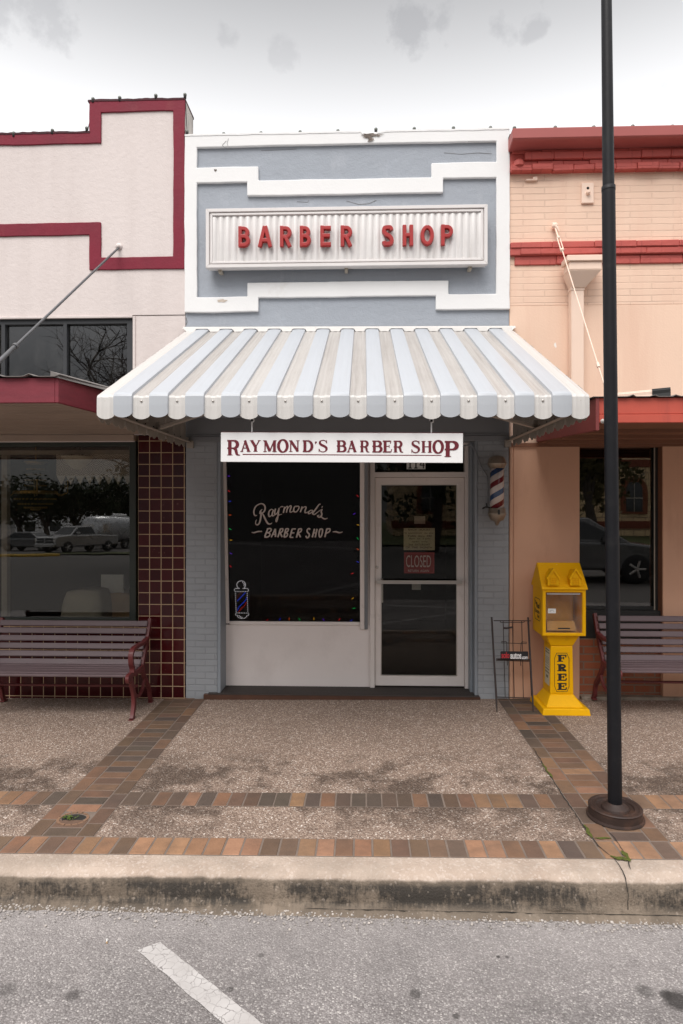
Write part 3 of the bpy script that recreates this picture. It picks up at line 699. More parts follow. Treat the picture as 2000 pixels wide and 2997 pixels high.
# lower front: frieze board, piers, returns
mb = MB(); mb.box(XL, XR, -.004, .30, ZH, 2.9); mb.build('frieze_board', M['grey_board'], shop, bevel=.004)
mb = MB(); mb.box(XL, XR, -.028, -.004, ZH - .005, ZH + .05); mb.box(XL, XR, -.016, -.004, ZH + .05, ZH + .075); mb.build('frieze_moulding', M['grey_board'], shop, bevel=.004)
for a, b_, nm in ((XL, pL, 'pier'), (pR, XR, 'pier')):
    mb = MB(); mb.box(a, b_, 0, .30, -.05, ZH); mb.build(nm, M['blue_brick'], shop, bevel=.006)
mb = MB(); mb.box(pL + .001, pL + .035, -.012, .25, .045, ZH - .002); mb.build('jamb_board', M['blue_wood'], shop, bevel=.004)
mb = MB(); mb.box(pR - .030, pR - .001, -.012, .25, .045, ZH - .002); mb.box(pR - .058, pR - .031, .10, .25, .045, ZH - .002); mb.build('jamb_board', M['blue_wood'], shop, bevel=.004)
SY = .25
X = lambda px: fx(px, SY); Z = lambda py, px=1064: fz(py, px, SY)
zs0 = .052; zsill = Z(1826, 870); zk = Z(2010, 870)
# threshold step with ribbed rubber
t0, t1 = fx(598), fx(1405)
mb = MB(); mb.box(t0, t1, -.035, .40, -.05, .040); mb.build('threshold', M['wood_edge'], shop, bevel=.006)
mb = MB(); mb.box(t0 + .05, t1 - .012, -.040, .26, .0405, .050)
for i in range(190):
    x = t0 + .055 + (t1 - t0 - .07) * i / 190; mb.box(x, x + .006, -.036, .255, .0495, .0535)
mb.build('threshold_mat', M['rubber'], shop)
mb = MB(); mb.box(X(654), X(1084), SY, SY + .04, .05, zsill - .012); mb.build('kick_panel', M['kick'], shop, bevel=.003)
mb = MB(); mb.box(X(672), X(1054), SY - .014, SY + .03, zsill - .012, zsill + .026); mb.build('window_sill', M['off_white'], shop, bevel=.004)
# tilted display window
TILT = R(4.9); WY = SY - .006; ztw = Z(1290, 870); hgt = ztw - zsill
pn = Vector((0, -math.cos(TILT), -math.sin(TILT))); pw0 = Vector((0, WY + .012, zsill))
wy = lambda z: WY - math.tan(TILT) * (z - zsill)
wx0, wx1 = X(668), X(1056)
def tb(mb, x0, x1, za, zb, d0, d1):       # box that leans with the pane
    mb.hexa([(x0, wy(za) + d0, za), (x1, wy(za) + d0, za), (x1, wy(za) + d1, za), (x0, wy(za) + d1, za), (x0, wy(zb) + d0, zb), (x1, wy(zb) + d0, zb), (x1, wy(zb) + d1, zb), (x0, wy(zb) + d1, zb)])
dw = MB(); tb(dw, wx0 - .018, wx0 + .014, zsill + .004, ztw, -.02, .03); tb(dw, wx1 - .006, wx1 + .040, zsill - .05, ztw, -.03, .03); tb(dw, wx0 + .014, wx1 - .006, ztw - .04, ztw, -.018, .03)
dwin = dw.build('display_window', M['off_white'], shop, bevel=.003)
mb = MB(); tb(mb, wx0 + .014, wx1 - .006, zsill + .026, ztw - .04, .010, .016); mb.build('pane', M['glass_tilt'], dwin)
# wedge cheeks closing the lean
mb = MB(); mb.add([(wx0 - .019, wy(zsill) - .015, zsill), (wx0 - .019, .26, zsill), (wx0 - .019, .26, ztw), (wx0 - .019, wy(ztw) - .015, ztw), (wx0 - .06, .0, zsill), (wx0 - .06, .26, zsill), (wx0 - .06, .26, ztw), (wx0 - .06, .0, ztw)], [(0, 1, 2, 3), (4, 7, 6, 5), (0, 4, 5, 1), (3, 2, 6, 7), (0, 3, 7, 4), (1, 5, 6, 2)]); mb.build('cheek', M['blue_wood'], dwin)
mb = MB(); cx0 = wx1 + .041; mb.hexa([(cx0, wy(zsill) - .03, zsill - .05), (cx0 + .035, SY - .01, zsill - .05), (cx0 + .035, SY + .03, zsill - .05), (cx0, SY + .03, zsill - .05), (cx0, wy(ztw) - .03, ztw), (cx0 + .035, wy(ztw) - .01, ztw), (cx0 + .035, SY + .03, ztw), (cx0, SY + .03, ztw)]); mb.build('cheek', M['grey_board'], dwin, bevel=.002)
mb = MB(); mb.box(cx0 + .036, X(1083.5) - .001, SY + .005, SY + .03, zsill - .045, ztw); mb.build('filler_panel', M['off_white'], shop)
mb = MB(); mb.box(pL + .036, pR - .06, -.002, .3, ztw + .001, ZH - .001); mb.build('storefront_head', M['grey_board'], shop)
# lettering on the pane, traced in pane coordinates
LZ = lambda u, v, d: PL(730 + u / 5.6, 1460 + v / 5.6, pw0, pn) + pn * d
SCRIPT = [
 ([(128, 268), (100, 275), (80, 245), (78, 195), (100, 135), (145, 95), (200, 78), (245, 100), (262, 150), (245, 205), (205, 235), (168, 240)], [10, 16, 20, 22, 20, 16, 16, 22, 26, 24, 14, 8]),
 ([(215, 170), (190, 195), (195, 250), (185, 330), (165, 400), (130, 425), (105, 405), (112, 360), (125, 340)], [8, 18, 26, 26, 22, 16, 14, 12, 6]),
 ([(170, 245), (178, 205), (205, 180)], [10, 14, 8]),
 ([(215, 235), (240, 280), (270, 345), (305, 400), (345, 412), (375, 392)], [14, 24, 26, 26, 16, 8]),
 ([(395, 185), (365, 170), (330, 200), (318, 250), (330, 288), (360, 275), (385, 220), (400, 180)], [8, 14, 20, 24, 20, 12, 12, 16]), ([(400, 180), (380, 235), (382, 275), (408, 270), (430, 240)], [20, 24, 22, 14, 10]),
 ([(432, 160), (418, 215), (425, 252), (455, 235), (480, 175), (490, 150)], [20, 24, 22, 14, 12, 18]), ([(490, 150), (478, 230), (465, 320), (448, 372), (436, 350), (455, 300), (495, 262), (540, 250)], [20, 22, 22, 18, 14, 12, 12, 8]),
 ([(500, 145), (530, 125), (560, 130)], [8, 12, 14]), ([(585, 130), (570, 180), (560, 228)], [22, 24, 22]), ([(566, 200), (590, 150), (620, 122), (632, 140), (618, 185), (610, 224)], [10, 12, 16, 22, 22, 20]), ([(614, 195), (640, 145), (675, 112), (688, 130), (675, 170), (668, 210), (690, 216), (725, 195)], [10, 12, 16, 22, 22, 20, 14, 10]),
 ([(790, 120), (750, 125), (730, 165), (735, 205), (770, 212), (800, 180), (818, 140), (800, 118), (775, 130)], [14, 18, 22, 22, 18, 18, 20, 16, 10]),
 ([(868, 125), (855, 170), (838, 218)], [22, 24, 22]), ([(845, 200), (880, 145), (920, 128), (932, 145), (918, 185), (915, 222), (945, 222), (975, 205)], [10, 12, 16, 22, 22, 20, 14, 10]),
 ([(1045, 185), (1000, 190), (972, 220), (975, 240), (1010, 230), (1050, 190)], [10, 16, 20, 20, 16, 12]), ([(1170, 85), (1145, 92), (1110, 140), (1070, 195), (1040, 235), (1065, 255), (1105, 230), (1150, 195), (1200, 165)], [10, 16, 22, 24, 24, 18, 14, 10, 8]),
 ([(1202, 120), (1188, 145)], [18, 8]), ([(1200, 175), (1180, 205), (1190, 250), (1175, 290), (1140, 298), (1118, 278), (1150, 265)], [12, 20, 24, 22, 18, 16, 10]), ([(1165, 275), (1200, 310), (1240, 328), (1285, 315)], [10, 18, 18, 8]),
 ([(40, 545), (80, 553), (140, 535), (210, 532)], [8, 18, 20, 14]), ([(1368, 540), (1420, 538), (1480, 552), (1532, 540)], [10, 20, 18, 8]),
]
def bl(pts, w=24): return (pts, [w] * len(pts))
CAPS = [bl([(305, 490), (255, 615)]), (spline([(290, 492), (345, 485), (362, 510), (330, 545), (290, 555)], 4), 20), (spline([(295, 552), (335, 565), (335, 600), (295, 625), (250, 622)], 4), 20),
 bl([(362, 628), (428, 490)], 22), bl([(428, 490), (432, 622)], 26), bl([(380, 582), (430, 578)], 16),
 bl([(512, 490), (470, 628)]), (spline([(510, 492), (550, 490), (545, 530), (505, 558)], 4), 20), bl([(508, 555), (540, 625)], 24),
 bl([(600, 490), (570, 628)]), (spline([(600, 490), (642, 492), (630, 530), (592, 552)], 4), 20), (spline([(592, 552), (628, 570), (615, 612), (572, 628)], 4), 20),
 bl([(705, 492), (668, 630)]), bl([(705, 492), (765, 492)], 18), bl([(690, 560), (740, 556)], 18), bl([(668, 630), (722, 630)], 18),
 bl([(812, 492), (775, 632)]), (spline([(810, 494), (855, 492), (848, 532), (800, 560)], 4), 20), bl([(805, 560), (842, 628)], 24),
 (spline([(1000, 500), (975, 486), (950, 510), (955, 545), (985, 580), (975, 622), (945, 635), (928, 605)], 5), 22),
 bl([(1070, 490), (1035, 628)]), bl([(1112, 490), (1082, 630)]), bl([(1052, 560), (1098, 556)], 16),
 (spline([(1190, 492), (1160, 500), (1145, 560), (1150, 615), (1170, 622), (1192, 580), (1202, 510), (1190, 492)], 4), 22),
 bl([(1272, 490), (1240, 625)]), (spline([(1270, 492), (1322, 492), (1315, 535), (1262, 562)], 4), 20)]
mb = MB(); ms = MB(); k = 0
for pts, wd in SCRIPT + CAPS:
    if (pts, wd) in SCRIPT: 
        n_ = len(pts); sp_ = spline([(a, b_, c) for (a, b_), c in zip(pts, wd)], 5); q = [(a, b_) for a, b_, c in sp_]; wd2 = [max(6, c) for a, b_, c in sp_]
    else: q = pts; wd2 = wd
    k += 1; e = .0002 * (k % 9)
    mb.stroke(q, wd2, LZ, .0020 + e, .0040 + e, rnd=0)
    ms.stroke([(a - 5, b_ + 13) for a, b_ in q], wd2, LZ, -.0002, .0004 + e * .3)
mb.build('lettering', M['win_letter'], dwin); ms.build('lettering_shade', M['win_shadow'], dwin)
# door frame, transom, door
dfx0, dfx1 = X(1083.5), X(1372); dlx0, dlx1 = X(1098), X(1359); zd1 = Z(1397.6, 1230); zd0 = Z(2007.7, 1230); zt1 = Z(1382, 1230)
mb = MB(); mb.grid([dfx0, dlx0 - .003, dlx1 + .003, dfx1], [.051, zd1 + .003, zt1, ztw - .045, ztw], lambda x, z: x < dlx0 - .003 or x > dlx1 + .003 or z > ztw - .045 or zd1 + .003 < z < zt1, SY - .035, SY + .07)
fr = mb.build('door_frame', M['off_white'], shop, bevel=.003)
mb = MB(); mb.box(dlx0, dlx1, SY + .02, SY + .026, zt1 - .004, ztw - .04); mb.build('transom_pane', M['glass_dark'], fr)
mb = MB(); mb.box(fx(1191, SY), fx(1246, SY), SY + .012, SY + .016, Z(1373, 1218), Z(1336, 1218)); npl = mb.build('number_plate', M['paper_white'], shop)
mb = MB(); 
for ch, a, b_ in (('1', 1196, 1206), ('1', 1213, 1223), ('4', 1229, 1244)):
    x0, x1 = fx(a, SY), fx(b_, SY); z0, z1 = Z(1371, 1218), Z(1339, 1218); xm = (x0 + x1) / 2
    if ch == '1': mb.box(xm - .007, xm + .007, SY + .009, SY + .0115, z0, z1); mb.box(x0, x1, SY + .0092, SY + .0115, z0 - .0005, z0 + .010); mb.stroke([(xm, z1 - .004), (x0, z1 - .022)], .010, XZ, SY + .0093, SY + .0115)
    else: mb.box(x1 - .021, x1 - .009, SY + .009, SY + .0115, z0, z1); mb.stroke([(x1 - .014, z1 - .004), (x0 + .003, z0 + .036)], .011, XZ, SY + .0092, SY + .0115); mb.box(x0, x1, SY + .0094, SY + .0115, z0 + .030, z0 + .041)
mb.build('digits', M['black_ink'], npl)
gx0, gx1, gz0_, gz1_ = X(1115), X(1338.6), Z(1979, 1230), Z(1418, 1230)
mb = MB(); mb.grid([dlx0, gx0, gx1, dlx1], [zd0, gz0_, gz1_, zd1], lambda x, z: not (gx0 < x < gx1 and gz0_ < z < gz1_), SY - .005, SY + .04); door = mb.build('door', M['off_white'], shop, bevel=.004)
mb = MB(); mb.grid([gx0, gx0 + .008, gx1 - .008, gx1], [gz0_, gz0_ + .008, gz1_ - .008, gz1_], lambda x, z: not (gx0 + .008 < x < gx1 - .008 and gz0_ + .008 < z < gz1_ - .008), SY + .004, SY + .03); mb.build('glazing_bead', M['alu'], door)
mb = MB(); mb.box(gx0 + .004, gx1 - .004, SY + .014, SY + .020, gz0_ + .004, gz1_ - .004); mb.build('pane', M['glass_dark'], door)
zb0, zb1 = Z(1707, 1230), Z(1696.5, 1230); bx0, bx1 = fx(1102, .17), fx(1354, .17)
mb = MB()
for i in range(4): mb.box(bx0, bx1, .178 - .004 * (i % 2), .192, zb0 + (zb1 - zb0) * i / 4 + .0007, zb0 + (zb1 - zb0) * (i + 1) / 4)
mb.box(bx0, bx0 + .03, .19, SY - .005, zb0 + .006, zb1 - .006); mb.box(bx1 - .03, bx1, .19, SY - .005, zb0 + .006, zb1 - .006); mb.box(bx0 + .003, bx1 - .003, .186, .198, zb0 + .002, zb1 - .002); mb.build('push_bar', M['alu'], door, bevel=.0015)
lc = P(1104, 1660, SY - .006); mb = MB(); mb.lathe([(.0165, .006), (.0165, -.004), (.012, -.008), (.004, -.008)], lc, 16, 'y'); mb.lathe([(.004, -.0086), (.001, -.0088)], lc, 8, 'y'); mb.build('lock_cylinder', M['alu'], door)
mb = MB(); mb.box(X(1116), X(1122), SY + .03, SY + .06, Z(1765, 1118), Z(1695, 1118)); mb.build('inside_handle', M['alu'], door)
# dark interior
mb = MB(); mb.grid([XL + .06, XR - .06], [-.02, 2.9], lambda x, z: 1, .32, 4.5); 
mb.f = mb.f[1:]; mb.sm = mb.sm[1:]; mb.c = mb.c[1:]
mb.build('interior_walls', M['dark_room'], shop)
mb = MB(); mb.box(XL, XR, .3, 9, 5.3, 5.5); mb.box(XL, XR, .3, 9, 2.92, 2.98); mb.box(XL + .001, XL + .05, .3, 9, 0, 5.3); mb.box(XR - .05, XR - .001, .3, 9, 0, 5.3); mb.box(XL, XR, 8.9, 9, 0, 5.3); mb.build('roof', M['tar'], shop)

# ------------------------------------------------------------------ the cream shop, left
cs_ = thing('cream_shop', 'cream stucco shop with maroon stepped trim and maroon tile below', 'building', (-4, .3, 0))
WL = -6.6; CX = XL - .006
xb0, xb1 = fx(263), fx(297); xi, xo = fx(508.5), CX
zP, zT = 5.890, 6.215; zw = 3.978; tx1 = fx(389)
mb = MB(); mb.grid([WL, xb0, CX], [zw, zP, zT], lambda x, z: z < zP or x > xb0, 0, .31, .08, 0)
mb.build('facade_wall', M['cream'], cs_)
def ctrim(x, z):
    if x > xi: return z > 4.45
    if z > zP - .12 and x < xb0: return True
    if xb0 < x < xb1: return z > zP - .12 or 4.45 < z < 4.945
    if x > xb1: return z > 6.093 or 4.45 < z < 4.577
    return 4.815 < z < 4.945
mb = MB(); mb.grid([WL, xb0, xb1, xi, xo], [4.45, 4.577, 4.815, 4.945, zP - .12, zP, 6.093, zT], lambda x, z: ctrim(x, z) and (z < zP or x > xb0), -.016, .003, .05, .006, 3)
mb.build('stepped_trim', M['maroon'], cs_, bevel=.004)
# ragged tarred coping
def coping(mb, x0, x1, z, amp, y0=-.02, y1=.33):
    n = max(4, int((x1 - x0) / .03)); vs = []
    for i in range(n + 1):
        x = x0 + (x1 - x0) * i / n; h = amp * noise.noise(Vector((x * 3.5, z, 2))) + amp * .6 * noise.noise(Vector((x * 17, z, 5)))
        vs += [(x, y0, z - .012 + h * .4), (x, y0, z + .010 + h), (x, y1, z + .012 + h), (x, y1, z - .012)]
    mb.add(vs, [(4 * i + k, 4 * i + (k + 1) % 4, 4 * i + 4 + (k + 1) % 4, 4 * i + 4 + k) for i in range(n) for k in range(4)] + [(0, 1, 2, 3), (4 * n + 3, 4 * n + 2, 4 * n + 1, 4 * n)])
mb = MB(); coping(mb, WL, xb0 + .01, zP, .014); coping(mb, xb0 - .012, CX + .004, zT, .010); mb.build('parapet_cap', paint('tarred_coping', (.07, .022, .028), .9, .3, 9, .4, 60, .005, dirt=(.03, .03, .03), dsc=7, dth=.5), cs_)
mb = MB(); mb.add([(CX + .001, -.012, ZTOP - .2), (CX + .001, .31, ZTOP - .2), (CX + .001, .31, zT - .01), (CX + .001, -.012, zT - .01)], [(0, 1, 2, 3)]); mb.build('parapet_return', paint('weathered_return', (.50, .46, .42), .9, .2, 5, .5, 40, .01, dirt=(.16, .15, .14), dsc=9, dth=.5, dstretch=(1, 1, .5)), cs_)
# wall beside and over the transom windows
mb = MB(); mb.box(tx1 + .001, CX, .006, .31, 2.73, zw - .008); mb.build('side_wall', M['cream'], cs_)
mb = MB(); mb.box(tx1 + .002, tx1 + .026, -.006, .006, 2.75, zw - .012); mb.build('side_batten', M['cream'], cs_)
mb = MB(); mb.box(WL, tx1, .31, .33, 2.66, zw + .2); mb.build('backing_wall', M['dark_room'], cs_)
mb = MB(); mb.box(WL, tx1, -.012, .03, zw - .03, zw - .004); mb.build('window_head', M['cream'], cs_, bevel=.004)
# transom windows
ty = .05; bz0 = 2.95; tz1 = zw - .03; m1a, m1b, m2a, m2b = fx(8, ty), fx(20, ty), fx(189, ty), fx(200, ty); txr = fx(375, ty)
m3b = m1a - .62; m3a = m3b - .045; fz1 = fz(951, 200, ty)
mb = MB(); mb.grid([WL, m3a, m3b, m1a, m1b, m2a, m2b, txr, tx1], [bz0, bz0 + .045, fz1, tz1], lambda x, z: z > fz1 or z < bz0 + .045 or x > txr or m2a < x < m2b or m1a < x < m1b or m3a < x < m3b, ty - .03, ty + .04)
mb.box(WL, tx1 - .001, ty - .045, ty - .031, fz1 + .045, tz1 - .001)
tw = mb.build('transom_window', M['slate_frame'], cs_, bevel=.004)
for a, b_ in ((m2b, txr), (m1b, m2a), (m3b, m1a), (WL, m3a)):
    mb = MB(); mb.box(a, b_, ty + .012, ty + .017, bz0 + .045, fz1); mb.build('pane', M['glass_sky'], tw)
mb = MB(); mb.box(m1a - .07, m1a - .012, ty - .045, ty - .031, bz0, fz1); mb.build('side_rail', M['off_white'], tw)
mb = MB(); mb.box(WL, tx1, .05, .31, 2.66, bz0 + .02); mb.build('lintel', M['cream'], cs_)
# canopy
CZ = 2.735; cfx = -2.185; cY = -2.08
pl = [(WL, cY), (cfx, cY), (-1.90, -.02), (WL, -.02)]
XYm = lambda u, v, d: (u, v, d)
mb = MB(); mb.ext(pl, XYm, CZ, CZ + .03); can = mb.build('canopy', M['soffit_tan'], cs_)
mb = MB()
for i in range(5): 
    y = -.40 - i * .38; mb.box(WL, cfx, y, y + .006, CZ - .003, CZ + .001)
mb.build('soffit_joint', M['soffit_tan'], can)
mb = MB(); mb.box(WL, cfx, cY - .03, cY, CZ - .012, CZ + .165); d_ = (Vector((-1.90, -.02)) - Vector((cfx, cY))).normalized(); nn_ = Vector((d_.y, -d_.x))
e0, e1 = Vector((cfx, cY)), Vector((-1.90, -.02)); o_ = nn_ * .028
mb.hexa([(e0.x, e0.y - .03, CZ - .012), (e0.x + o_.x, e0.y - .03, CZ - .012), (e1.x + o_.x, e1.y, CZ - .012), (e1.x, e1.y, CZ - .012), (e0.x, e0.y - .03, CZ + .165), (e0.x + o_.x, e0.y - .03, CZ + .165), (e1.x + o_.x, e1.y, CZ + .21), (e1.x, e1.y, CZ + .21)])
mb.build('fascia', paint('maroon_fascia_wood', (.20, .022, .036), .6, .15, 2, .5, 20, .004, dirt=(.13, .015, .025), dsc=3, dth=.5, dstretch=(1, 1, 5)), can, bevel=.003)
mb = MB(); vs_ = []; n_ = 120
for i in range(n_ + 1):
    x = WL + (cfx + .05 - WL) * i / n_; h = .020 * max(0, math.sin(x * 26)) ** 3
    x2 = WL + (-1.86 - WL) * i / n_
    vs_ += [(x, cY - .06, CZ + .170 + h + .006 * noise.noise(Vector((x * 2, 0, 0)))), (x2, 0.0, CZ + .245 + h)]
mb.add(vs_, [(2 * i, 2 * i + 1, 2 * i + 3, 2 * i + 2) for i in range(n_)]); mb.build('roof_sheet', M['roof_sheet'], can, solid=.004)
mb = MB(); A, B = Vector((cfx - .02, cY - .05, CZ + .20)), Vector((-1.88, -.1, CZ + .27)); mb.hexa([A + Vector((0, 0, -.03)), A + Vector((.07, 0, -.045)), B + Vector((.07, 0, -.045)), B + Vector((0, 0, -.03)), A + Vector((0, 0, .008)), A + Vector((.045, 0, -.01)), B + Vector((.045, 0, -.01)), B + Vector((0, 0, .008))]); mb.build('edge_flashing', M['roof_sheet'], can)
# tie rod from the wall to the canopy
rodA, rodB = P(347, 726, -.02), P(-60, 1113, -2.0)
mid = rodA.lerp(rodB, .80)
mb = MB(); mb.tube([rodA, mid], .0105, 10); mb.tube([mid, rodB], .017, 10); mb.ball(mid, .022, 6); mb.tube([mid + Vector((0, 0, 0)), mid.lerp(rodB, .04)], .024, 10)
rod = mb.build('tie_rod', paint('galvanised_rod', (.13, .13, .135), .45, .15, 8, .1, 60, .001, metal=.5), can)
mb = MB(); mb.lathe([(.035, .0), (.035, -.008), (.018, -.012), (.018, -.03), (.008, -.034)], P(349, 722, -.001), 16, 'y'); mb.build('anchor_plate', M['cream'], rod)
# display window, tile pier and tile base
dY = .11; fr0, fr1 = fx(384, dY), fx(403.5, dY); zdt = 2.668; zdb = fz(1822, 300, dY)
mb = MB(); mb.box(WL, fr1, -.01, .31, zdt + .001, CZ); mb.build('head_board', M['soffit_tan'], cs_, bevel=.005)
mb = MB(); mb.grid([WL, fr0, fr1], [zdb, zdb + .05, zdt - .045, zdt], lambda x, z: x > fr0 or z < zdb + .05 or z > zdt - .045, dY - .05, dY + .05); dfr = mb.build('display_window', M['dark_green_frame'], cs_, bevel=.004)
TG = R(.93); mb = MB(); z0_, z1_ = zdb + .05, zdt - .045; k = math.tan(TG) * (z1_ - z0_)
mb.hexa([(WL, dY, z0_), (fr0, dY, z0_), (fr0, dY + .006, z0_), (WL, dY + .006, z0_), (WL, dY + k, z1_), (fr0, dY + k, z1_), (fr0, dY + k + .006, z1_), (WL, dY + k + .006, z1_)]); mb.build('pane', M['glass'], dfr)
tpx0 = fx(404.5)
mb = MB(); nx = round((CX - tpx0) / TW); 
mb.box(tpx0, CX - .001, 0, .31, -.08, CZ)
o = mb.build('tile_pier', M['tile'], cs_, bevel=.006)
o.location = (tpx0 + 4 - 0, 0, -.012); 
for v in o.data.vertices: v.co.x -= (tpx0 + 4)
mb = MB(); mb.box(WL, tpx0 - .003, .02, .31, -.08, zdb); o = mb.build('tile_base', M['tile'], cs_, bevel=.006); o.location = (.03, 0, -.012)
for v in o.data.vertices: v.co.x -= .03
# room behind the window
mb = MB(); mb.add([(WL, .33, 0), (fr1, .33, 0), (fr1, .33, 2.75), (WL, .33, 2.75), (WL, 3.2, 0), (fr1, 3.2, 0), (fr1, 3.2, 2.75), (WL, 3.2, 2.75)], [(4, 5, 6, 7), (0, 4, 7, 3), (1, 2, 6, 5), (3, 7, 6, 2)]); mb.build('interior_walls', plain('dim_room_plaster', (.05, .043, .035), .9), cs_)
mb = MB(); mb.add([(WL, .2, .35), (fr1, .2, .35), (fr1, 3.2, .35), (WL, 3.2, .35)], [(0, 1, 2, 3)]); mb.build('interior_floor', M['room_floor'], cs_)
mb = MB(); mb.box(WL, fr1, .35, 9, 5.3, 5.5); mb.box(WL, fr1, .35, 9, 2.77, 2.8); mb.box(WL - .1, WL, 0, 9, 0, 5.5); mb.box(WL, CX, 8.9, 9, 0, 5.3); mb.box(CX - .04, CX - .001, .32, 9, 0, 5.3); mb.build('roof', M['tar'], cs_)
# wallpaper frieze with ring pattern and scalloped lower edge, set back behind the glass
def rings():
    m, g, b = newmat('ringed_wallpaper'); v = g.obj((9, 1, 9)); fr_ = g.n('ShaderNodeVectorMath', {0: v}, operation='FRACTION').outputs[0]
    sp = g.n('ShaderNodeSeparateXYZ', {'Vector': fr_}); cb = g.n('ShaderNodeCombineXYZ', {0: sp.outputs[0], 1: sp.outputs[2]})
    d = g.n('ShaderNodeVectorMath', {0: cb, 1: (.5, .5, 0)}, operation='DISTANCE').outputs['Value']
    s = g.math('SINE', g.math('MULTIPLY', d, 44.0)); c = g.mix(g.gray(s, [(.4, 0), (.6, 1)]), (.30, .235, .175), (.78, .69, .58)); put(g, b, col=c, rough=.9); return m
wyp = .36; wa, wb = fx(165, wyp), fx(384, wyp) + .12; wz0, wz1 = fz(1392, 300, wyp), fz(1330, 300, wyp)
mb = MB(); mb.box(wa, wb, wyp, wyp + .02, wz0, wz1); mb.build('wallpaper_frieze', rings(), cs_)
mb = MB(); n_ = 9; s_ = (wb - wa) / n_
for i in range(n_): mb.ext([(wa + s_ * i, wz0), (wa + s_ * (i + .5), wz0 - .10), (wa + s_ * (i + 1) - .002, wz0)], XZ, wyp + .004, wyp + .016)
mb.build('frieze_edging', plain('lace_edging', (.66, .62, .56), .9), cs_)
mb = MB(); mb.box(fx(-40, wyp), fx(384, wyp) + .12, wyp - .03, wyp + .03, fz(1330, 300, wyp), fz(1318, 300, wyp)); mb.box(fx(12, .6), fx(28, .6), .55, .62, .6, fz(1330, 20, .6)); mb.build('inner_trim', M['room_cream'], cs_)

# ------------------------------------------------------------------ the peach shop, right
ps = thing('peach_shop', 'peach painted brick shop with a coral cornice and red canopy', 'building', (4, .3, 0))
XE = 6.6; PX0 = XR + .006
mb = MB(); mb.box(PX0, XE, 0, .31, 4.03, 5.60); mb.build('brick_wall', M['peach_brick'], ps, bevel=.004)
mb = MB(); mb.box(PX0, XE, .001, .31, 2.6, 4.03); mb.build('stucco_wall', paint('peach_stucco', (.80, .57, .435), .75, .035, 1.5, .35, 50, .004, dirt=(.745, .50, .375), dsc=1.0, dth=.47, dstretch=(4.5, 1, .4), chips=((.85, .82, .78), 4.2, .735)), ps)
YZ = lambda u, v, d: (d, u, v)
mb = MB(); pr = [(.30, 5.725), (-.225, 5.715), (-.225, 5.612), (-.20, 5.604), (-.06, 5.588), (-.04, 5.585), (.30, 5.585)]
mb.ext(pr, YZ, PX0 - .02, XE); cor = mb.build('cornice', M['coral_metal'], ps, bevel=.006)
rx = random.Random(4)
def brickcourse(mb, y0, y1, z0, z1, bw, x0, rag=.003, jy=.006):
    x = x0
    while x < XE:
        a = rx.uniform(-jy, jy); mb.hexa([(x, y0 + a, z0 + rx.uniform(-rag, rag)), (x + bw - .0025, y0 + a, z0 + rx.uniform(-rag, rag)), (x + bw - .0025, y1, z0), (x, y1, z0), (x, y0 + a, z1 + rx.uniform(-rag, rag)), (x + bw - .0025, y0 + a, z1 + rx.uniform(-rag, rag)), (x + bw - .0025, y1, z1), (x, y1, z1)]); x += bw
mb = MB(); brickcourse(mb, -.075, .02, 5.487, 5.560, .29, PX0 + .14); brickcourse(mb, -.05, .02, 5.561, 5.59, .29, PX0 + .02); brickcourse(mb, -.05, .02, 5.435, 5.482, .26, PX0 + .01); brickcourse(mb, -.075, .02, 5.372, 5.434, .21, PX0, .007, .010)
mb.box(PX0, XE, -.028, .02, 5.378, 5.584); mb.lathe([(.06, -.03), (.055, .02), (.02, .05)], (PX0 + .08, -.05, 5.45), 7, smooth=False)
mb.build('brick_corbel', M['coral'], cor, bevel=.006)
mb = MB(); brickcourse(mb, -.055, .02, 4.600, 4.662, .42, PX0, .004, .003); brickcourse(mb, -.048, .02, 4.535, 4.597, .42, PX0 + .1, .004, .003); mb.box(PX0, XE, -.040, .02, 4.532, 4.66); brickcourse(mb, -.020, .02, 4.442, 4.530, .42, PX0 + .05, .003, .003)
mb.build('string_course', M['coral'], ps, bevel=.006)
mb = MB(); coping(mb, PX0 - .02, XE, 5.722, .010, -.10, .3); mb.build('parapet_cap', M['tar'], ps)
# hopper head and downpipe
h = MB(); hz0, hz1 = 4.39, 4.447; hx0, hx1 = 2.0, 2.36
h.box(hx0 - .004, hx1 + .004, -.25, -.058, hz0, hz1); h.box(hx0 + .02, hx1 - .02, -.23, -.058, 4.31, hz0 - .001)
h.hexa([(2.085, -.13, 4.165), (2.212, -.13, 4.165), (2.212, -.02, 4.165), (2.085, -.02, 4.165), (hx0 + .02, -.23, 4.309), (hx1 - .02, -.23, 4.309), (hx1 - .02, -.03, 4.309), (hx0 + .02, -.03, 4.309)])
hp = h.build('hopper_head', M['peach_trim'], ps, bevel=.005)
mb = MB(); mb.box(2.080, 2.207, -.115, -.012, 2.80, 4.17); mb.box(2.074, 2.213, -.122, -.012, 4.14, 4.185); mb.build('downpipe', M['peach_trim'], hp, bevel=.008)
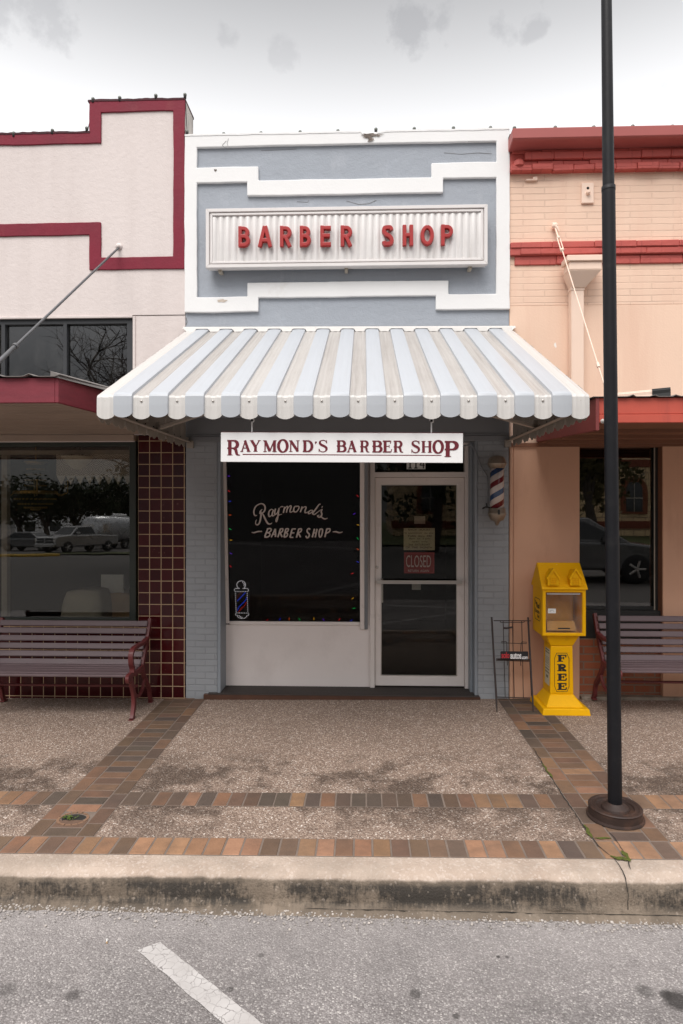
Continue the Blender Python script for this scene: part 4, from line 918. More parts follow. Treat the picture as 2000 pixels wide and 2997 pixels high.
# wall plate, anchor and guy rod
c = P(1720, 566, -.01); mb = MB(); mb.box(c.x - .062, c.x + .062, -.022, 0, c.z - .105, c.z + .105)
wp = mb.build('wall_plate', M['peach_trim'], ps, bevel=.006); mb = MB(); mb.lathe([(.02, 0), (.02, -.02), (.012, -.035), (.003, -.038)], (c.x, -.022, c.z - .006), 8, 'y'); mb.build('bolt', M['peach_trim'], wp); mb = MB(); mb.lathe([(.014, -.0228), (.001, -.0232)], (c.x, 0, c.z + .048), 10, 'y'); mb.build('bolt_hole', M['crackdark'], wp)
c = P(1556, 527, -.01); mb = MB(); mb.box(c.x - .06, c.x + .06, -.03, 0, c.z - .012, c.z + .006); mb.box(c.x + .01, c.x + .06, -.028, 0, c.z - .001, c.z + .03); mb.build('cleat', M['peach_trim'], ps, bevel=.006)
g0, g1 = P(1624, 662, -.03), P(1782, 1168, -1.45)
ga, gb = g0.lerp(g1, .085), g0.lerp(g1, .17)
mb = MB(); mb.tube([g0, ga], .008, 8); mb.tube([ga + Vector((-.012, 0, 0)), gb + Vector((-.012, 0, 0))], .006, 6); mb.tube([ga + Vector((.014, 0, 0)), gb + Vector((.014, 0, 0))], .006, 6); mb.ball(ga, .020, 6); mb.ball(gb, .020, 6); mb.tube([gb, g1], .0052, 8); q = g0.lerp(g1, .83); mb.tube([q, q.lerp(g1, .12)], .014, 8)
mb.ball(g0 + Vector((0, -.005, 0)), .034, 5); mb.tube([g0 + Vector((-.02, 0, .03)), g0 + Vector((.012, -.04, -.03)), g0 + Vector((.03, -.03, -.07))], .012, 8); gr_ = mb.build('guy_rod', M['peach_trim'], ps)
# red canopy
RZ = 2.62; rY = -1.66; rx0 = 1.775
mb = MB(); mb.box(rx0, XE, rY, -.002, RZ, RZ + .03); rc = mb.build('canopy', M['soffit_brown'], ps)
mb = MB(); mb.box(rx0, XE, rY - .022, rY, RZ + .062, RZ + .185); mb.box(rx0, XE, rY - .035, rY, RZ - .004, RZ + .058); mb.box(rx0 - .002, XE, rY - .014, rY, RZ + .056, RZ + .066); mb.build('fascia', M['fascia_red'], rc, bevel=.003)
mb = MB(); mb.ext([(rY - .037, RZ - .062), (-.06, RZ + .015), (-.06, RZ + .185), (rY - .037, RZ + .185)], lambda u, v, d: (d, u, v), rx0 - .028, rx0 - .001); mb.build('end_board', paint('shaded_red_board', (.20, .038, .036), .6, .15, 3, .2, 40, .003), rc, bevel=.003)  # end board: awning's shade put into a darker red than the fascia
mb = MB(); c = P(1764, 1233, rY - .036); mb.lathe([(.018, 0), (.018, -.006), (.009, -.008), (.009, -.014), (.002, -.015)], c, 8, 'y', smooth=False); mb.build('bolt', M['alu'], rc)
mb = MB(); vs_ = []; n_ = 230
for i in range(n_ + 1):
    x = rx0 - .05 + (XE - rx0) * i / n_; t = (x * 6.2) % 1; hh = .016 * max(0, 1 - abs(t - .5) * 7)
    vs_ += [(x, rY - .05, RZ + .190 + hh), (x, 0, RZ + .27 + hh)]
mb.add(vs_, [(2 * i, 2 * i + 1, 2 * i + 3, 2 * i + 2) for i in range(n_)]); mb.build('roof_sheet', M['roof_sheet'], rc, solid=.004)
for i in range(3):
    mb = MB(); y = -.35 - .45 * i; mb.box(rx0, XE, y, y + .04, RZ - .03, RZ - .001); mb.build('joist', M['soffit_brown'], rc)
# panels, window and brick base under the canopy
q1, q2, q3 = fx(1503), fx(1697), fx(1941)
pz1 = fz(1297, 1600)
mb = MB(); mb.box(PX0, q1 - .004, -.01, .31, -.05, RZ - .0); mb.build('edge_strip', M['peach'], ps, bevel=.006)
mb = MB(); mb.box(q1, q2, .0, .31, -.02, pz1); mb.build('wall_panel', M['peach'], ps, bevel=.004)
mb = MB(); mb.box(q3, XE, -.0, .31, -.02, pz1); mb.build('wall_panel', M['peach'], ps, bevel=.004)
mb = MB(); mb.box(PX0, XE, -.02, .31, pz1 + .001, RZ - .031); mb.build('head_board', M['soffit_brown'], ps)
vY = .14; wza = fz(1783, 1800, vY)
mb = MB(); mb.box(q2 + .001, q3 - .001, .05, .31, -.05, fz(1868, 1720, .05)); mb.build('brick_base', M['red_brick'], ps, bevel=.004)
mb = MB(); mb.box(q2 + .002, q3 - .002, .045, .31, fz(1868, 1720, .05) + .001, wza - .0); mb.build('window_sill', M['black_frame'], ps, bevel=.004)
mb = MB(); mb.box(q2 + .01, q3 + .9, -.045, .06, gz(2.7) - .03, gz(2.7) + .030); mb.build('plinth', paint('old_mortar', (.30, .25, .20), .9, .2, 8, .6, 40, .006, dirt=(.10, .08, .06), dsc=7, dth=.5), ps, bevel=.008)
vx1 = fx(1912, vY); mb = MB(); mb.grid([q2 + .001, q2 + .02, vx1, vx1 + .05], [wza, wza + .03, pz1 - .02, pz1], lambda x, z: x > vx1 or x < q2 + .02 or z < wza + .03 or z > pz1 - .02, vY - .03, vY + .04); vw = mb.build('shop_window', M['black_frame'], ps, bevel=.003)
mb = MB(); mb.box(q2 + .02, vx1, vY + .002, vY + .008, wza + .03, pz1 - .02); mb.build('pane', M['glass_right'], vw)
mb = MB(); mb.box(vx1 - .006, vx1 + .004, vY - .036, vY - .03, wza, pz1 - .02); mb.build('bead', M['cream_metal'], vw)
mb = MB(); mb.box(vx1 + .051, q3 - .001, .02, .31, wza - .3, pz1); mb.build('jamb', M['soffit_brown'], ps)
mb = MB(); mb.add([(q2 - .4, .32, 0), (XE, .32, 0), (XE, .32, 2.75), (q2 - .4, .32, 2.75), (q2 - .4, 3.5, 0), (XE, 3.5, 0), (XE, 3.5, 2.75), (q2 - .4, 3.5, 2.75)], [(4, 5, 6, 7), (0, 4, 7, 3), (1, 2, 6, 5), (3, 7, 6, 2), (0, 1, 5, 4)]); mb.build('interior_walls', M['dark_room'], ps)
mb = MB(); mb.box(PX0, XE, .3, 9, 5.3, 5.5); mb.box(PX0, XE, .32, 9, 2.76, 2.8); mb.box(XE, XE + .1, 0, 9, 0, 5.5); mb.box(PX0, XE, 8.9, 9, 0, 5.3); mb.box(PX0 + .001, PX0 + .04, .32, 9, 0, 5.3); mb.build('roof', M['tar'], ps)
# ------------------------------------------------------------------ corrugated sign box with red letters
c0 = P(1015, 690, 0)
sg = thing('wall_sign', 'white framed corrugated sign box with ten raised red letters on the blue wall', 'sign', (c0.x, 0, fz(780, 1015)))
SYF = -.155
sx0, sx1 = fx(602.5, SYF), fx(1428, SYF); sz0, sz1 = fz(778.5, 1015, SYF), fz(604, 1015, SYF)
fw = .068
mb = MB(); mb.box(sx0 + .01, sx1 - .01, -.125, -.045, sz0 + .01, sz1 - .01); mb.build('box_body', M['sign_frame'], sg)
mb = MB()
def mitre(mb, inset, wd, y0, y1):
    a, b_, c, d = sx0 + inset, sx1 - inset, sz0 + inset, sz1 - inset
    A, B, C, Dd = a + wd, b_ - wd, c + wd, d - wd
    for q in ([(a, d), (b_, d), (B, Dd), (A, Dd)], [(a, c), (A, C), (B, C), (b_, c)], [(a, c), (a, d), (A, Dd), (A, C)], [(b_, c), (B, C), (B, Dd), (b_, d)]):
        mb.ext(q, XZ, y0, y1)
mitre(mb, 0, .034, SYF, -.10); mitre(mb, .0345, .010, SYF + .018, -.10); mitre(mb, .045, .022, SYF + .006, -.10)
mb.build('frame', M['sign_frame'], sg, bevel=.003)
mb = MB(); n_ = 420; per = .069; xa_, xb_ = sx0 + .062, sx1 - .062; vs_ = []
for i in range(n_ + 1):
    x = xa_ + (xb_ - xa_) * i / n_; ph = (x / per) % 1
    y = -.128 - .016 * (.5 + .5 * math.cos(2 * math.pi * ph)) ** .6
    for z in (sz0 + .062, sz0 + .2, sz1 - .085): vs_.append((x, y, z))
    vs_.append((x, -.128 + (y + .128) * .25, sz1 - .064))
mb.add(vs_, [(4 * i + k, 4 * i + 4 + k, 4 * i + 5 + k, 4 * i + 1 + k) for i in range(n_) for k in range(3)], True)
mb.build('corrugated_panel', M['sign_panel'], sg)
for px in (645, 1014, 1376):
    x = fx(px, -.08); mb = MB(); mb.box(x - .017, x + .017, -.10, -.004, sz0 - .022, sz0 + .008); mb.box(x - .004, x + .004, -.11, -.09, sz0 - .045, sz0 - .02); mb.build('bracket', M['cream_metal'], sg)
# letters: rounded gothic strokes in a unit box (aspect kept by per-letter width)
def gothic(ch, w, h, t):
    x0, x1, y0, y1 = t / 2, w - t / 2, t / 2, h - t / 2; xm = w / 2; ym = h * .52; a0, a1 = 0, h
    bo = lambda xa, ya, yb, xr: [(xa, yb)] + arc(xr - (yb - ya) / 2, (ya + yb) / 2, (yb - ya) / 2, (yb - ya) / 2, 90, -90, 9) + [(xa, ya)]
    if ch == 'B': return [[(x0, a0), (x0, a1)], bo(x0, ym, y1, x1 - .06 * w), bo(x0, y0, ym, x1)]
    if ch == 'A': return [[(x0, a0), (xm - .02 * w, a1)], [(xm + .02 * w, a1), (x1, a0)], [(x0 + .17 * w, h * .32), (x1 - .17 * w, h * .32)]]
    if ch == 'R': return [[(x0, a0), (x0, a1)], bo(x0, ym * .92, y1, x1 - .02 * w), [(xm - .06 * w, ym * .95), (x1, a0)]]
    if ch == 'P': return [[(x0, a0), (x0, a1)], bo(x0, ym * .9, y1, x1)]
    if ch == 'E': return [[(x0, a0), (x0, a1)], [(x0, y1), (w, y1)], [(x0, ym), (w - .08 * w, ym)], [(x0, y0), (w, y0)]]
    if ch == 'H': return [[(x0, a0), (x0, a1)], [(x1, a0), (x1, a1)], [(x0, ym), (x1, ym)]]
    if ch == 'O': return [arc(xm, h / 2, xm - t / 2, h / 2 - t / 2, 90, 452, 30)]
    if ch == 'S': return [spline([(x1 - .01 * w, h * .76), (x1 - .1 * w, h * .88), (xm, y1), (x0 + .06 * w, h * .86), (x0 + .02 * w, h * .70), (xm - .1 * w, h * .56), (xm + .15 * w, h * .47), (x1, h * .32), (x1 - .04 * w, h * .15), (xm, y0), (x0 + .08 * w, h * .11), (x0, h * .22)], 4)]
Lx = [('B', 293, 347), ('A', 378, 444), ('R', 475, 530), ('B', 562, 614), ('E', 652, 700), ('R', 741, 796), ('S', 922, 976), ('H', 1013, 1062), ('O', 1091, 1153), ('P', 1181, 1237)]
for ch, ua, ub in Lx:
    pa, pb = 500 + ua / 1.4933, 500 + ub / 1.4933
    tz = (464.0 - (ua - 293) * .0083) / 1.4933 + 350; bz_ = (555 - (ua - 293) * .0083) / 1.4933 + 350
    xa_, xb_ = fx(pa, -.19), fx(pb, -.19); z0, z1 = fz(bz_, pa, -.19), fz(tz, pa, -.19)
    mb = MB(); mm = lambda u, v, d: (xa_ + u, d, z0 + v)
    for k, s_ in enumerate(gothic(ch, xb_ - xa_, z1 - z0, .044)):
        mb.stroke(s_, .044, mm, -.150 - .0004 * k, -.186 - .0005 * k, taper=.80)
    mb.build('letter', M['letter_red'], sg, bevel=.004, seg=2)

# ------------------------------------------------------------------ awning
aw = thing('striped_awning', 'white and pale blue striped metal awning with a scalloped front edge', 'awning', (-.1, -.02, ZH))
AY0, AY1 = -.035, -2.19; AZ0l, AZ0r = 3.790, 3.768; AZ1l, AZ1r = 2.757, 2.742
axl, axr = P(286, 1150, AY1).x, P(1724, 1150, AY1).x
PER = .2495; BW = .134; nb = 13; endw = ((axr - axl) - 12 * PER - BW) / 2
def axz(x, a, b_): return a + (b_ - a) * (x - axl) / (axr - axl)
def panel(x0, x1, lift, crown, mat, name, bot, fine, tintamt):
    nu = 10; rows = 14; vs = []; tn = []
    prof = []
    for j in range(rows + 1): prof.append(('s', j / rows))
    prof += [('f', .02), ('f', .08), ('f', .45), ('f', .75), ('f', 1.0)]
    for kind, t in prof:
        for i in range(nu + 1):
            u = (0, .03, .14, .27, .40, .5, .60, .73, .86, .97, 1)[i]; x = x0 + (x1 - x0) * u; e = 4 * u * (1 - u); hgt_ = (lift if 0 < i < nu else -.001) + crown * e + fine * (1 if i in (3, 7) else 0)
            za, zb_ = axz(x, AZ0l, AZ0r), axz(x, AZ1l, AZ1r)
            if kind == 's':
                y = AY0 + (AY1 - AY0) * t; z = za + (zb_ - za) * t; nx_, nz_ = -.43, .90
                vs.append((x, y + nx_ * hgt_, z + nz_ * hgt_))
            else:
                zbot = zb_ - bot - .034 * (e ** .6)
                vs.append((x, AY1 - hgt_ * (.9 - .1 * t) - .012 * (1 - math.exp(-t * 20)), zb_ - .004 + hgt_ * .6 * max(0, 1 - t * 6) + (zbot - zb_) * t))
    W_ = nu + 1; mb = MB()
    for j in range(len(prof) - 1):
        tv = tintamt if j < rows else tintamt * (.28 if j < rows + 2 else .10)
        for i in range(nu): mb.f.append([j * W_ + i, j * W_ + i + 1, (j + 1) * W_ + i + 1, (j + 1) * W_ + i]); mb.sm.append(False); mb.c.append((tv, tv, tv, 1))
    mb.v = vs; mb.usec = True
    return mb.build(name, mat, aw, solid=.0025)
x = axl
for i in range(nb + 1):
    w_ = (endw if i in (0, nb) else PER - BW)
    panel(x - (0 if i == 0 else .008), x + w_ + (0 if i == nb else .008), 0, -.004 if 0 < i < nb else .004, M['awn_white'], 'white_panel', .128, .004, random.uniform(.6, .9) if 0 < i < nb else .25)
    mb = MB(); xm = x + w_ / 2; zb_ = axz(xm, AZ1l, AZ1r); mb.lathe([(.0085, 0), (.0085, -.004), (.002, -.006)], (xm, AY1 - .010, zb_ - .040), 8, 'y'); mb.build('rivet', M['alu'], aw)
    x += w_
    if i < nb:
        panel(x, x + BW, .017, .006, M['awn_blue'], 'blue_panel', .118, 0, random.uniform(.4, .8)); 
        x += BW
# wall flashing, scalloped over the ribs
mb = MB(); n_ = 260; vs_ = []
for i in range(n_ + 1):
    xx = axl - .02 + (axr - axl + .04) * i / n_; ph = ((xx - axl - endw) / PER) % 1; z = axz(xx, AZ0l, AZ0r); lo = -.004 if ph < BW / PER else -.032
    s1 = min(1, max(0, abs(((ph - BW / PER / 2 + .5) % 1) - .5) - .25) * 14); lo = .002 - .030 * s1
    vs_ += [(xx, -.012, z + .052), (xx, -.034, z + .048), (xx, -.052 , z + .030), (xx, -.062, z + lo + .018)]
mb.add(vs_, [(4 * i + k, 4 * i + k + 1, 4 * i + 5 + k, 4 * i + 4 + k) for i in range(n_) for k in range(3)]); mb.build('wall_flashing', M['awn_white'], aw, solid=.003)
# side skirts with scalloped lower edge
for sgn, xs_, az0, az1 in ((-1, axl, AZ0l, AZ1l), (1, axr, AZ0r, AZ1r)):
    mb = MB(); n_ = 130; vs_ = []; L_ = AY0 - AY1
    for i in range(n_ + 1):
        t = i / n_; y = AY0 - L_ * t; k = t * 17; ph = k % 1; e = 4 * ph * (1 - ph)
        xo_ = xs_ - sgn * .004 + sgn * (.011 if int(k) % 2 else 0) * min(1, e * 3)
        zt_ = az0 + (az1 - az0) * t; zb_ = 2.632 - .015 * t - .042 * e ** .6
        vs_ += [(xo_, y, zt_ - .002), (xo_, y, (zt_ + zb_) / 2), (xo_, y, zb_)]
    mb.add(vs_, [(3 * i + k, 3 * i + 1 + k, 3 * i + 4 + k, 3 * i + 3 + k) for i in range(n_) for k in range(2)]); mb.build('side_skirt', M['awn_under'], aw, solid=.002)
    xi_ = xs_ - sgn * .055
    mb = MB(); mb.box(xi_ - .022, xi_ + .022, AY1 + .05, -.03, 2.640, 2.646); mb.box(xi_ + sgn * .018, xi_ + sgn * .022, AY1 + .05, -.03, 2.646, 2.69)
    mb.box(xi_ - .03 , xi_ + .03, -.06, -.005, 2.585, 2.66); mb.build('side_rail', M['awn_under'], aw)
    mb = MB(); 
    for j in range(9): mb = MB(); mb.lathe([(.007, 0), (.007, .004)], (xi_ + sgn * .016, AY1 + .25 + j * .2, 2.67), 8, 'x'); mb.build('bolt_hole', M['crackdark'], aw)
    mb = MB(); pA = Vector((xi_, -1.06, 2.652)); pB = Vector((xi_ - sgn * .76, AY1 + .045, 2.652)); d_ = (pB - pA).normalized(); nn_ = Vector((-d_.y, d_.x, 0)) * .018
    mb.hexa([pA - nn_, pB - nn_, pB + nn_, pA + nn_, pA - nn_ + Vector((0, 0, .022)), pB - nn_ + Vector((0, 0, .022)), pB + nn_ + Vector((0, 0, .022)), pA + nn_ + Vector((0, 0, .022))]); mb.box(pA.x - .02, pA.x + .02, pA.y - .02, pA.y + .02, 2.66, 2.72); mb.build('corner_brace', M['awn_under'], aw)
mb = MB(); mb.box(axl + .02, axr - .02, AY1 + .02, AY1 + .06, 2.648, 2.70); mb.build('front_rail', M['awn_under'], aw)

# ------------------------------------------------------------------ hanging board
HY = -2.135
hb = thing('hanging_sign', 'long white board with dark red serif lettering and underline hanging below the awning', 'sign', P(1001, 1353, HY))
HM = lambda u, v, d: P(u, v, HY + d)
mb = MB(); mb.ext([(647, 1265), (1355.8, 1267.8), (1355, 1355), (646.6, 1351.8)], HM, 0, .03); mb.build('board', M['sign_white'], hb, bevel=.002)
TT = .235; th = .105
def serif(ch):
    S = []
    st = lambda x, y0=0, y1=1, w=TT: S.append(([(x, y0), (x, y1)], w))
    sf = lambda x, y, h=.19: S.append(([(x - h, y), (x, y), (x + h, y)], [.035, .075, .035]))
    def bowl(x0, ya, yb, xr):
        ry = (yb - ya) / 2; q = [(x0, yb)] + arc(xr - .26, (ya + yb) / 2, .26, ry, 90, -90, 12) + [(x0, ya)]
        w = [th] + [th + (TT - th) * max(0, math.sin(math.pi * i / 12)) for i in range(13)] + [th]; S.append((q, w))
    if ch in 'RP': 
        st(.22, .03, .97); sf(.22, .03); bowl(.05, .47, .96, .74)
        if ch == 'R': S.append((spline([(.42, .47), (.60, .40), (.66, .22), (.72, .06), (.92, .02)], 4), [.09, .12, .15, .18, .2, .2, .2, .2, .2, .19, .18, .16, .12, .1, .08, .06, .04]))
        return S, (.92 if ch == 'R' else .76)
    if ch == 'B': st(.22, .03, .97); bowl(.05, .52, .96, .74); bowl(.05, .04, .52, .80); return S, .82
    if ch == 'D': st(.22, .03, .97); q = [(.05, .96), (.42, .96)] + arc(.44, .5, .36, .46, 90, -90, 14) + [(.05, .04)]; S.append((q, [th, th] + [th + (TT - th) * math.sin(math.pi * i / 14) for i in range(15)] + [th])); return S, .88
    if ch == 'A': S += [([(.14, .02), (.46, .98)], th), ([(.42, .98), (.76, .02)], TT), ([(.22, .32), (.62, .32)], .075)]; sf(.13, .03, .14); sf(.76, .03, .18); return S, .93
    if ch == 'Y': S += [([(.15, .97), (.46, .44)], TT), ([(.80, .97), (.50, .44)], th)]; st(.47, .03, .48); sf(.47, .03); sf(.15, .97, .16); sf(.80, .97, .13); return S, .93
    if ch == 'M': S += [([(.20, .02), (.20, .97)], th), ([(.20, .97), (.60, .05)], TT), ([(.60, .05), (.98, .97)], th)]; st(1.0, .03, .97); sf(.20, .03, .15); sf(1.0, .03); sf(.14, .97, .12); sf(1.05, .97, .14); return S, 1.2
    if ch == 'N': S += [([(.18, .02), (.18, .97)], th), ([(.18, .97), (.80, .04)], TT), ([(.80, .02), (.80, .97)], th)]; sf(.18, .03, .15); sf(.14, .97, .12); sf(.80, .97, .15); return S, .97
    if ch == 'O': n = 32; S.append((arc(.45, .5, .36, .48, 90, 450 + 11, n), [th + (TT * 1.05 - th) * abs(math.sin(2 * math.pi * i / n)) for i in range(n + 1)])); return S, .90
    if ch == 'S': S += [(spline([(.66, .74), (.60, .90), (.38, .97), (.16, .90), (.12, .74), (.24, .60), (.46, .50), (.64, .38), (.66, .20), (.54, .06), (.34, .02), (.14, .10), (.06, .26)], 3), [.05] * 3 + [.08] * 6 + [.12, .15, .18] + [.2] * 12 + [.17, .14, .11] + [.08] * 6 + [.06] * 4), ([(.68, .98), (.69, .72)], .06), ([(.05, .02), (.04, .28)], .06)]; return S, .74
    if ch == 'E': st(.22, .03, .97); S += [([(.03, .96), (.66, .96)], th), ([(.03, .04), (.70, .04)], th), ([(.25, .51), (.56, .51)], .075), ([(.68, .99), (.66, .74)], .07), ([(.70, .02), (.76, .28)], .07), ([(.55, .64), (.55, .38)], .06)]; return S, .78
    if ch == 'H': st(.22, .03, .97); st(.78, .03, .97); S.append(([(.22, .5), (.78, .5)], .085)); [sf(a, b_) for a in (.22, .78) for b_ in (.03, .97)]; return S, 1.0
    if ch == "'": S.append(([(.12, .85), (.12, .70), (.05, .52)], [.2, .17, .03])); return S, .22
zA = lambda u, v: (640 + u / 4.238, 1255 + v / 4.238); zB = lambda u, v: (1000 + u / 4.238, 1255 + v / 4.238)
HL = [('R', zA(100, 330), zA(268, 140)), ('A', zA(270, 284), zA(398, 141)), ('Y', zA(390, 284), zA(525, 141)), ('M', zA(548, 285), zA(723, 142)), ('O', zA(730, 291), zA(866, 134)), ('N', zA(870, 285), zA(1008, 143)), ('D', zA(1038, 286), zA(1171, 143)), ("'", zA(1193, 190), zA(1220, 143)), ('S', zA(1240, 290), zA(1350, 138)),
      ('B', zA(1460, 288), zB(50, 144)), ('A', zB(65, 290), zB(192, 145)), ('R', zB(225, 291), zB(346, 146)), ('B', zB(375, 292), zB(496, 147)), ('E', zB(508, 292), zB(626, 147)), ('R', zB(640, 293), zB(766, 148)), ('S', zB(865, 298), zB(970, 145)), ('H', zB(985, 296), zB(1128, 150)), ('O', zB(1132, 303), zB(1267, 145)), ('P', zB(1270, 348), zB(1435, 152))]
mb = MB(); k = 0
for ch, (ax, ay), (bx_, by_) in HL:
    st, wd = serif(ch); hh = ay - by_; ww = bx_ - ax; y0f = 0; 
    if ch == "'": hh = hh / .48; 
    for q, w_ in st:
        k += 1; e = .00018 * (k % 11)
        sc_ = ww / wd / hh
        yb_ = ay if ch != "'" else by_ + hh
        m2 = lambda u, v, d: HM(ax + u * hh * sc_, yb_ - v * hh, d)
        mb.stroke(q, w_, m2, -.0012 - e, .001)
mb.ext([zA(297, 311), zB(1240, 325), zB(1240, 335), zA(300, 323)], HM, -.0011, .001); mb.build('lettering', M['ink_maroon'], hb)
mb = MB(); mb.tube([HM(647, 1264.6, .002), HM(1355.8, 1267.4, .002)], .0022, 6); mb.build('edge_trim', M['ink_maroon'], hb)
for px, py in ((738, 1265), (1263, 1267)):
    a = HM(px, py, .015); mb = MB(); mb.tube([a + Vector((0, 0, -.004)), a + Vector((0, 0, .075))], .0055, 8); mb.tube([a + Vector((.0, 0, .070)) + Vector((.014 * math.sin(R(t)), 0, .014 - .014 * math.cos(R(t)))) for t in range(0, 300, 30)], .0045, 6); mb.build('hanger_rod', M['sign_white'], hb)
    mb = MB(); 
    for j in range(3): mb.tube([a + Vector((.004 * (j % 2), 0, .088 + j * .022)) + Vector((.012 * math.cos(R(t)) * (1 if j % 2 else .3), .012 * math.cos(R(t)) * (.3 if j % 2 else 1), .014 * math.sin(R(t)))) for t in range(0, 361, 45)], .0035, 5)
    mb.build('chain', M['dark_iron'], hb)

# ------------------------------------------------------------------ barber pole and its cable
bpY = -.13; A = P(1455, 1430, bpY); bpx = A.x; zt, zb_ = fz(1371, 1455, bpY), fz(1487, 1455, bpY)
bp = thing('barber_pole', 'red white and blue striped barber pole with dull metal cap on the blue pier', 'barber pole', (bpx, bpY, zb_ - .13))
rp = .069
m, g, b = newmat('barber_stripes'); v = g.n('ShaderNodeTexCoord').outputs['Object']; sp = g.n('ShaderNodeSeparateXYZ', {'Vector': v})
# helix along the far side from the angle, so that bands climb to the right on the side one sees
ang = g.math('ARCTAN2', sp.outputs[0], g.math('MULTIPLY', sp.outputs[1], -1.0))
ph = g.math('FRACT', g.math('ADD', g.math('SUBTRACT', g.math('MULTIPLY', sp.outputs[2], 1 / .234), g.math('MULTIPLY', ang, .159155)), 10.115 - (fz(1444, 1455, bpY) - zb_ + .13) / .234))
put(g, b, col=g.ramp(ph, [(0, (.008, .045, .14)), (.23, (.55, .48, .45)), (.5, (.14, .008, .016)), (.73, (.55, .48, .45))], 'CONSTANT'), rough=.25, coat=.6)
mb = MB(); mb.lathe([(rp, zb_), (rp, zt)], (bpx, bpY, 0), 40); mb.build('striped_cylinder', m, bp)
capm = paint('dull_nickel', (.30, .25, .20), .38, .15, 6, .1, 60, .001, metal=.55, dirt=(.16, .09, .05), dsc=9, dth=.55)
zc = fz(1333, 1455, bpY); zs = fz(1357, 1455, bpY)
mb = MB(); mb.lathe([(.055, zt - .004), (.075, zt + .006), (.088, zs - .016), (.096, zs - .004), (.096, zs + .004), (.090, zs + .010), (.086, zs + .03), (.072, zc - .022), (.045, zc - .006), (.01, zc)], (bpx, bpY, 0), 40); mb.build('domed_cap', capm, bp)
z2 = fz(1502, 1455, bpY); z3 = fz(1522, 1455, bpY); z4 = fz(1538, 1455, bpY)
mb = MB(); mb.lathe([(.078, zb_ + .001), (.082, zb_ - .006), (.082, z2 + .012), (.090, z2 + .004), (.090, z2 - .004), (.086, z2 - .02), (.066, z3), (.03, z3 - .012), (.012, z4)], (bpx, bpY, 0), 40); mb.build('lower_cup', capm, bp)
for za, zb9 in ((zb_ - .07, zb_ - .01), (zt + .02, zt + .06)): mb = MB(); mb.box(bpx - .03, bpx + .03, bpY + .02, -.002, za, zb9); mb.build('wall_bracket', capm, bp)
mb = MB(); mb.box(bpx - .010, bpx + .010, bpY - .096, bpY - .08, z2 - .012, zb_ - .014); mb.build('latch', M['black_ink'], bp)
mb = MB(); a = Vector((bpx - .07, bpY, zb_ + .0)); mb.tube([a, a + Vector((-.03, 0, .015)), a + Vector((-.075, 0, -.005))], .008, 6); mb.tube([a + Vector((-.03, 0, .0)), a + Vector((-.035, 0, .05))], .007, 6); mb.build('pull_switch', M['black_ink'], bp)
pts = spline([P(x, y, -.02) for x, y in ((1352, 1306), (1372, 1303), (1388, 1312), (1398, 1340), (1412, 1372), (1426, 1395), (1428, 1440), (1427, 1480))] , 5)
mb = MB(); mb.tube(pts, .0065, 6); tag(mb.build('power_cable', M['grey_board']), 'thin grey power cable sagging from the door head to the barber pole', 'cable')

# ------------------------------------------------------------------ things in the shop window and behind the door
LP = lambda px, py, d=.05: PL(px, py, pw0, pn) - pn * d
led = thing('led_sign', 'lit LED sign outlining a barber pole in the window corner', 'sign', LP(706, 1815))
def emis(name, col, s): 
    m, g, b = newmat(name); put(g, b, col=col, emc=col, ems=s); return m
EW, ER, EB, ED = emis('led_white', (1, .95, .98), 1.1), emis('led_red', (1, .02, .01), 1.0), emis('led_blue', (.02, .08, 1), 1.5), emis('led_dim_red', (.35, .01, .015), .5)
def dots(pts, mat, name, r=.0043):
    mb = MB()
    for x, y in pts: mb.ball(LP(670 + x / 16.79, 1690 + y / 16.79, .03), r, 4)
    mb.build(name, mat, led)
ln = lambda a, b_, n: [(a[0] + (b_[0] - a[0]) * i / (n - 1), a[1] + (b_[1] - a[1]) * i / (n - 1)) for i in range(n)]
white = arc(585, 395, 215, 200, -240, 60, 17)
white = [(x, y) for x, y in arc(585, 395, 215, 200, 135, 405, 17)] + [(658, 278), (715, 320), (732, 378), (730, 438)] + ln((295, 575), (490, 570), 4) + ln((680, 570), (885, 575), 4) + [(247, 622), (250, 687), (935, 627), (942, 688)] + ln((305, 725), (880, 722), 8) + ln((298, 822), (335, 1690), 10) + ln((882, 815), (910, 1685), 10) + ln((345, 1780), (918, 1785), 8) + [(305, 1835), (325, 1890), (962, 1838), (935, 1893)] + [(412, 1965), (466, 2007), (530, 2040), (598, 2057), (672, 2052), (748, 2040), (805, 2012), (850, 1962), (868, 1915), (392, 1905), (480, 1910), (526, 1955), (570, 1985), (627, 2000)]
dots(white, EW, 'white_lights'); dots(ln((772, 795), (412, 1172), 7) + [(845, 1027), (823, 1108), (772, 1177), (722, 1245), (668, 1295), (603, 1358), (543, 1412), (485, 1470), (437, 1547), (408, 1632)], EB, 'blue_lights', .0048); dots([(830, 1275), (797, 1342), (752, 1412), (688, 1470), (627, 1530), (572, 1590), (520, 1648), (466, 1715)], ER, 'red_lights'); dots([(585, 790), (520, 837), (462, 893), (412, 957), (385, 1040)], ED, 'dim_lights')
mb = MB(); a = [LP(*q, .045) for q in ((684, 1706), (729, 1706), (729, 1818), (684, 1818))]; mb.add(a, [(0, 1, 2, 3)]); mb.build('back_board', M['black_ink'], led, solid=.004)
sl = thing('string_lights', 'string of small coloured lights framing the inside of the dark shop window', 'string lights', LP(860, 1818))
CC = {'v': (.16, .02, .8), 'r': (1, .02, .03), 'b': (.03, .06, 1), 'o': (1, .12, .01), 'g': (.01, .7, .12), 'y': (1, .5, .02)}
EM = {k: emis('bulb_' + {'v': 'violet', 'r': 'red', 'b': 'blue', 'o': 'orange', 'g': 'green', 'y': 'yellow'}[k], c, .75) for k, c in CC.items()}
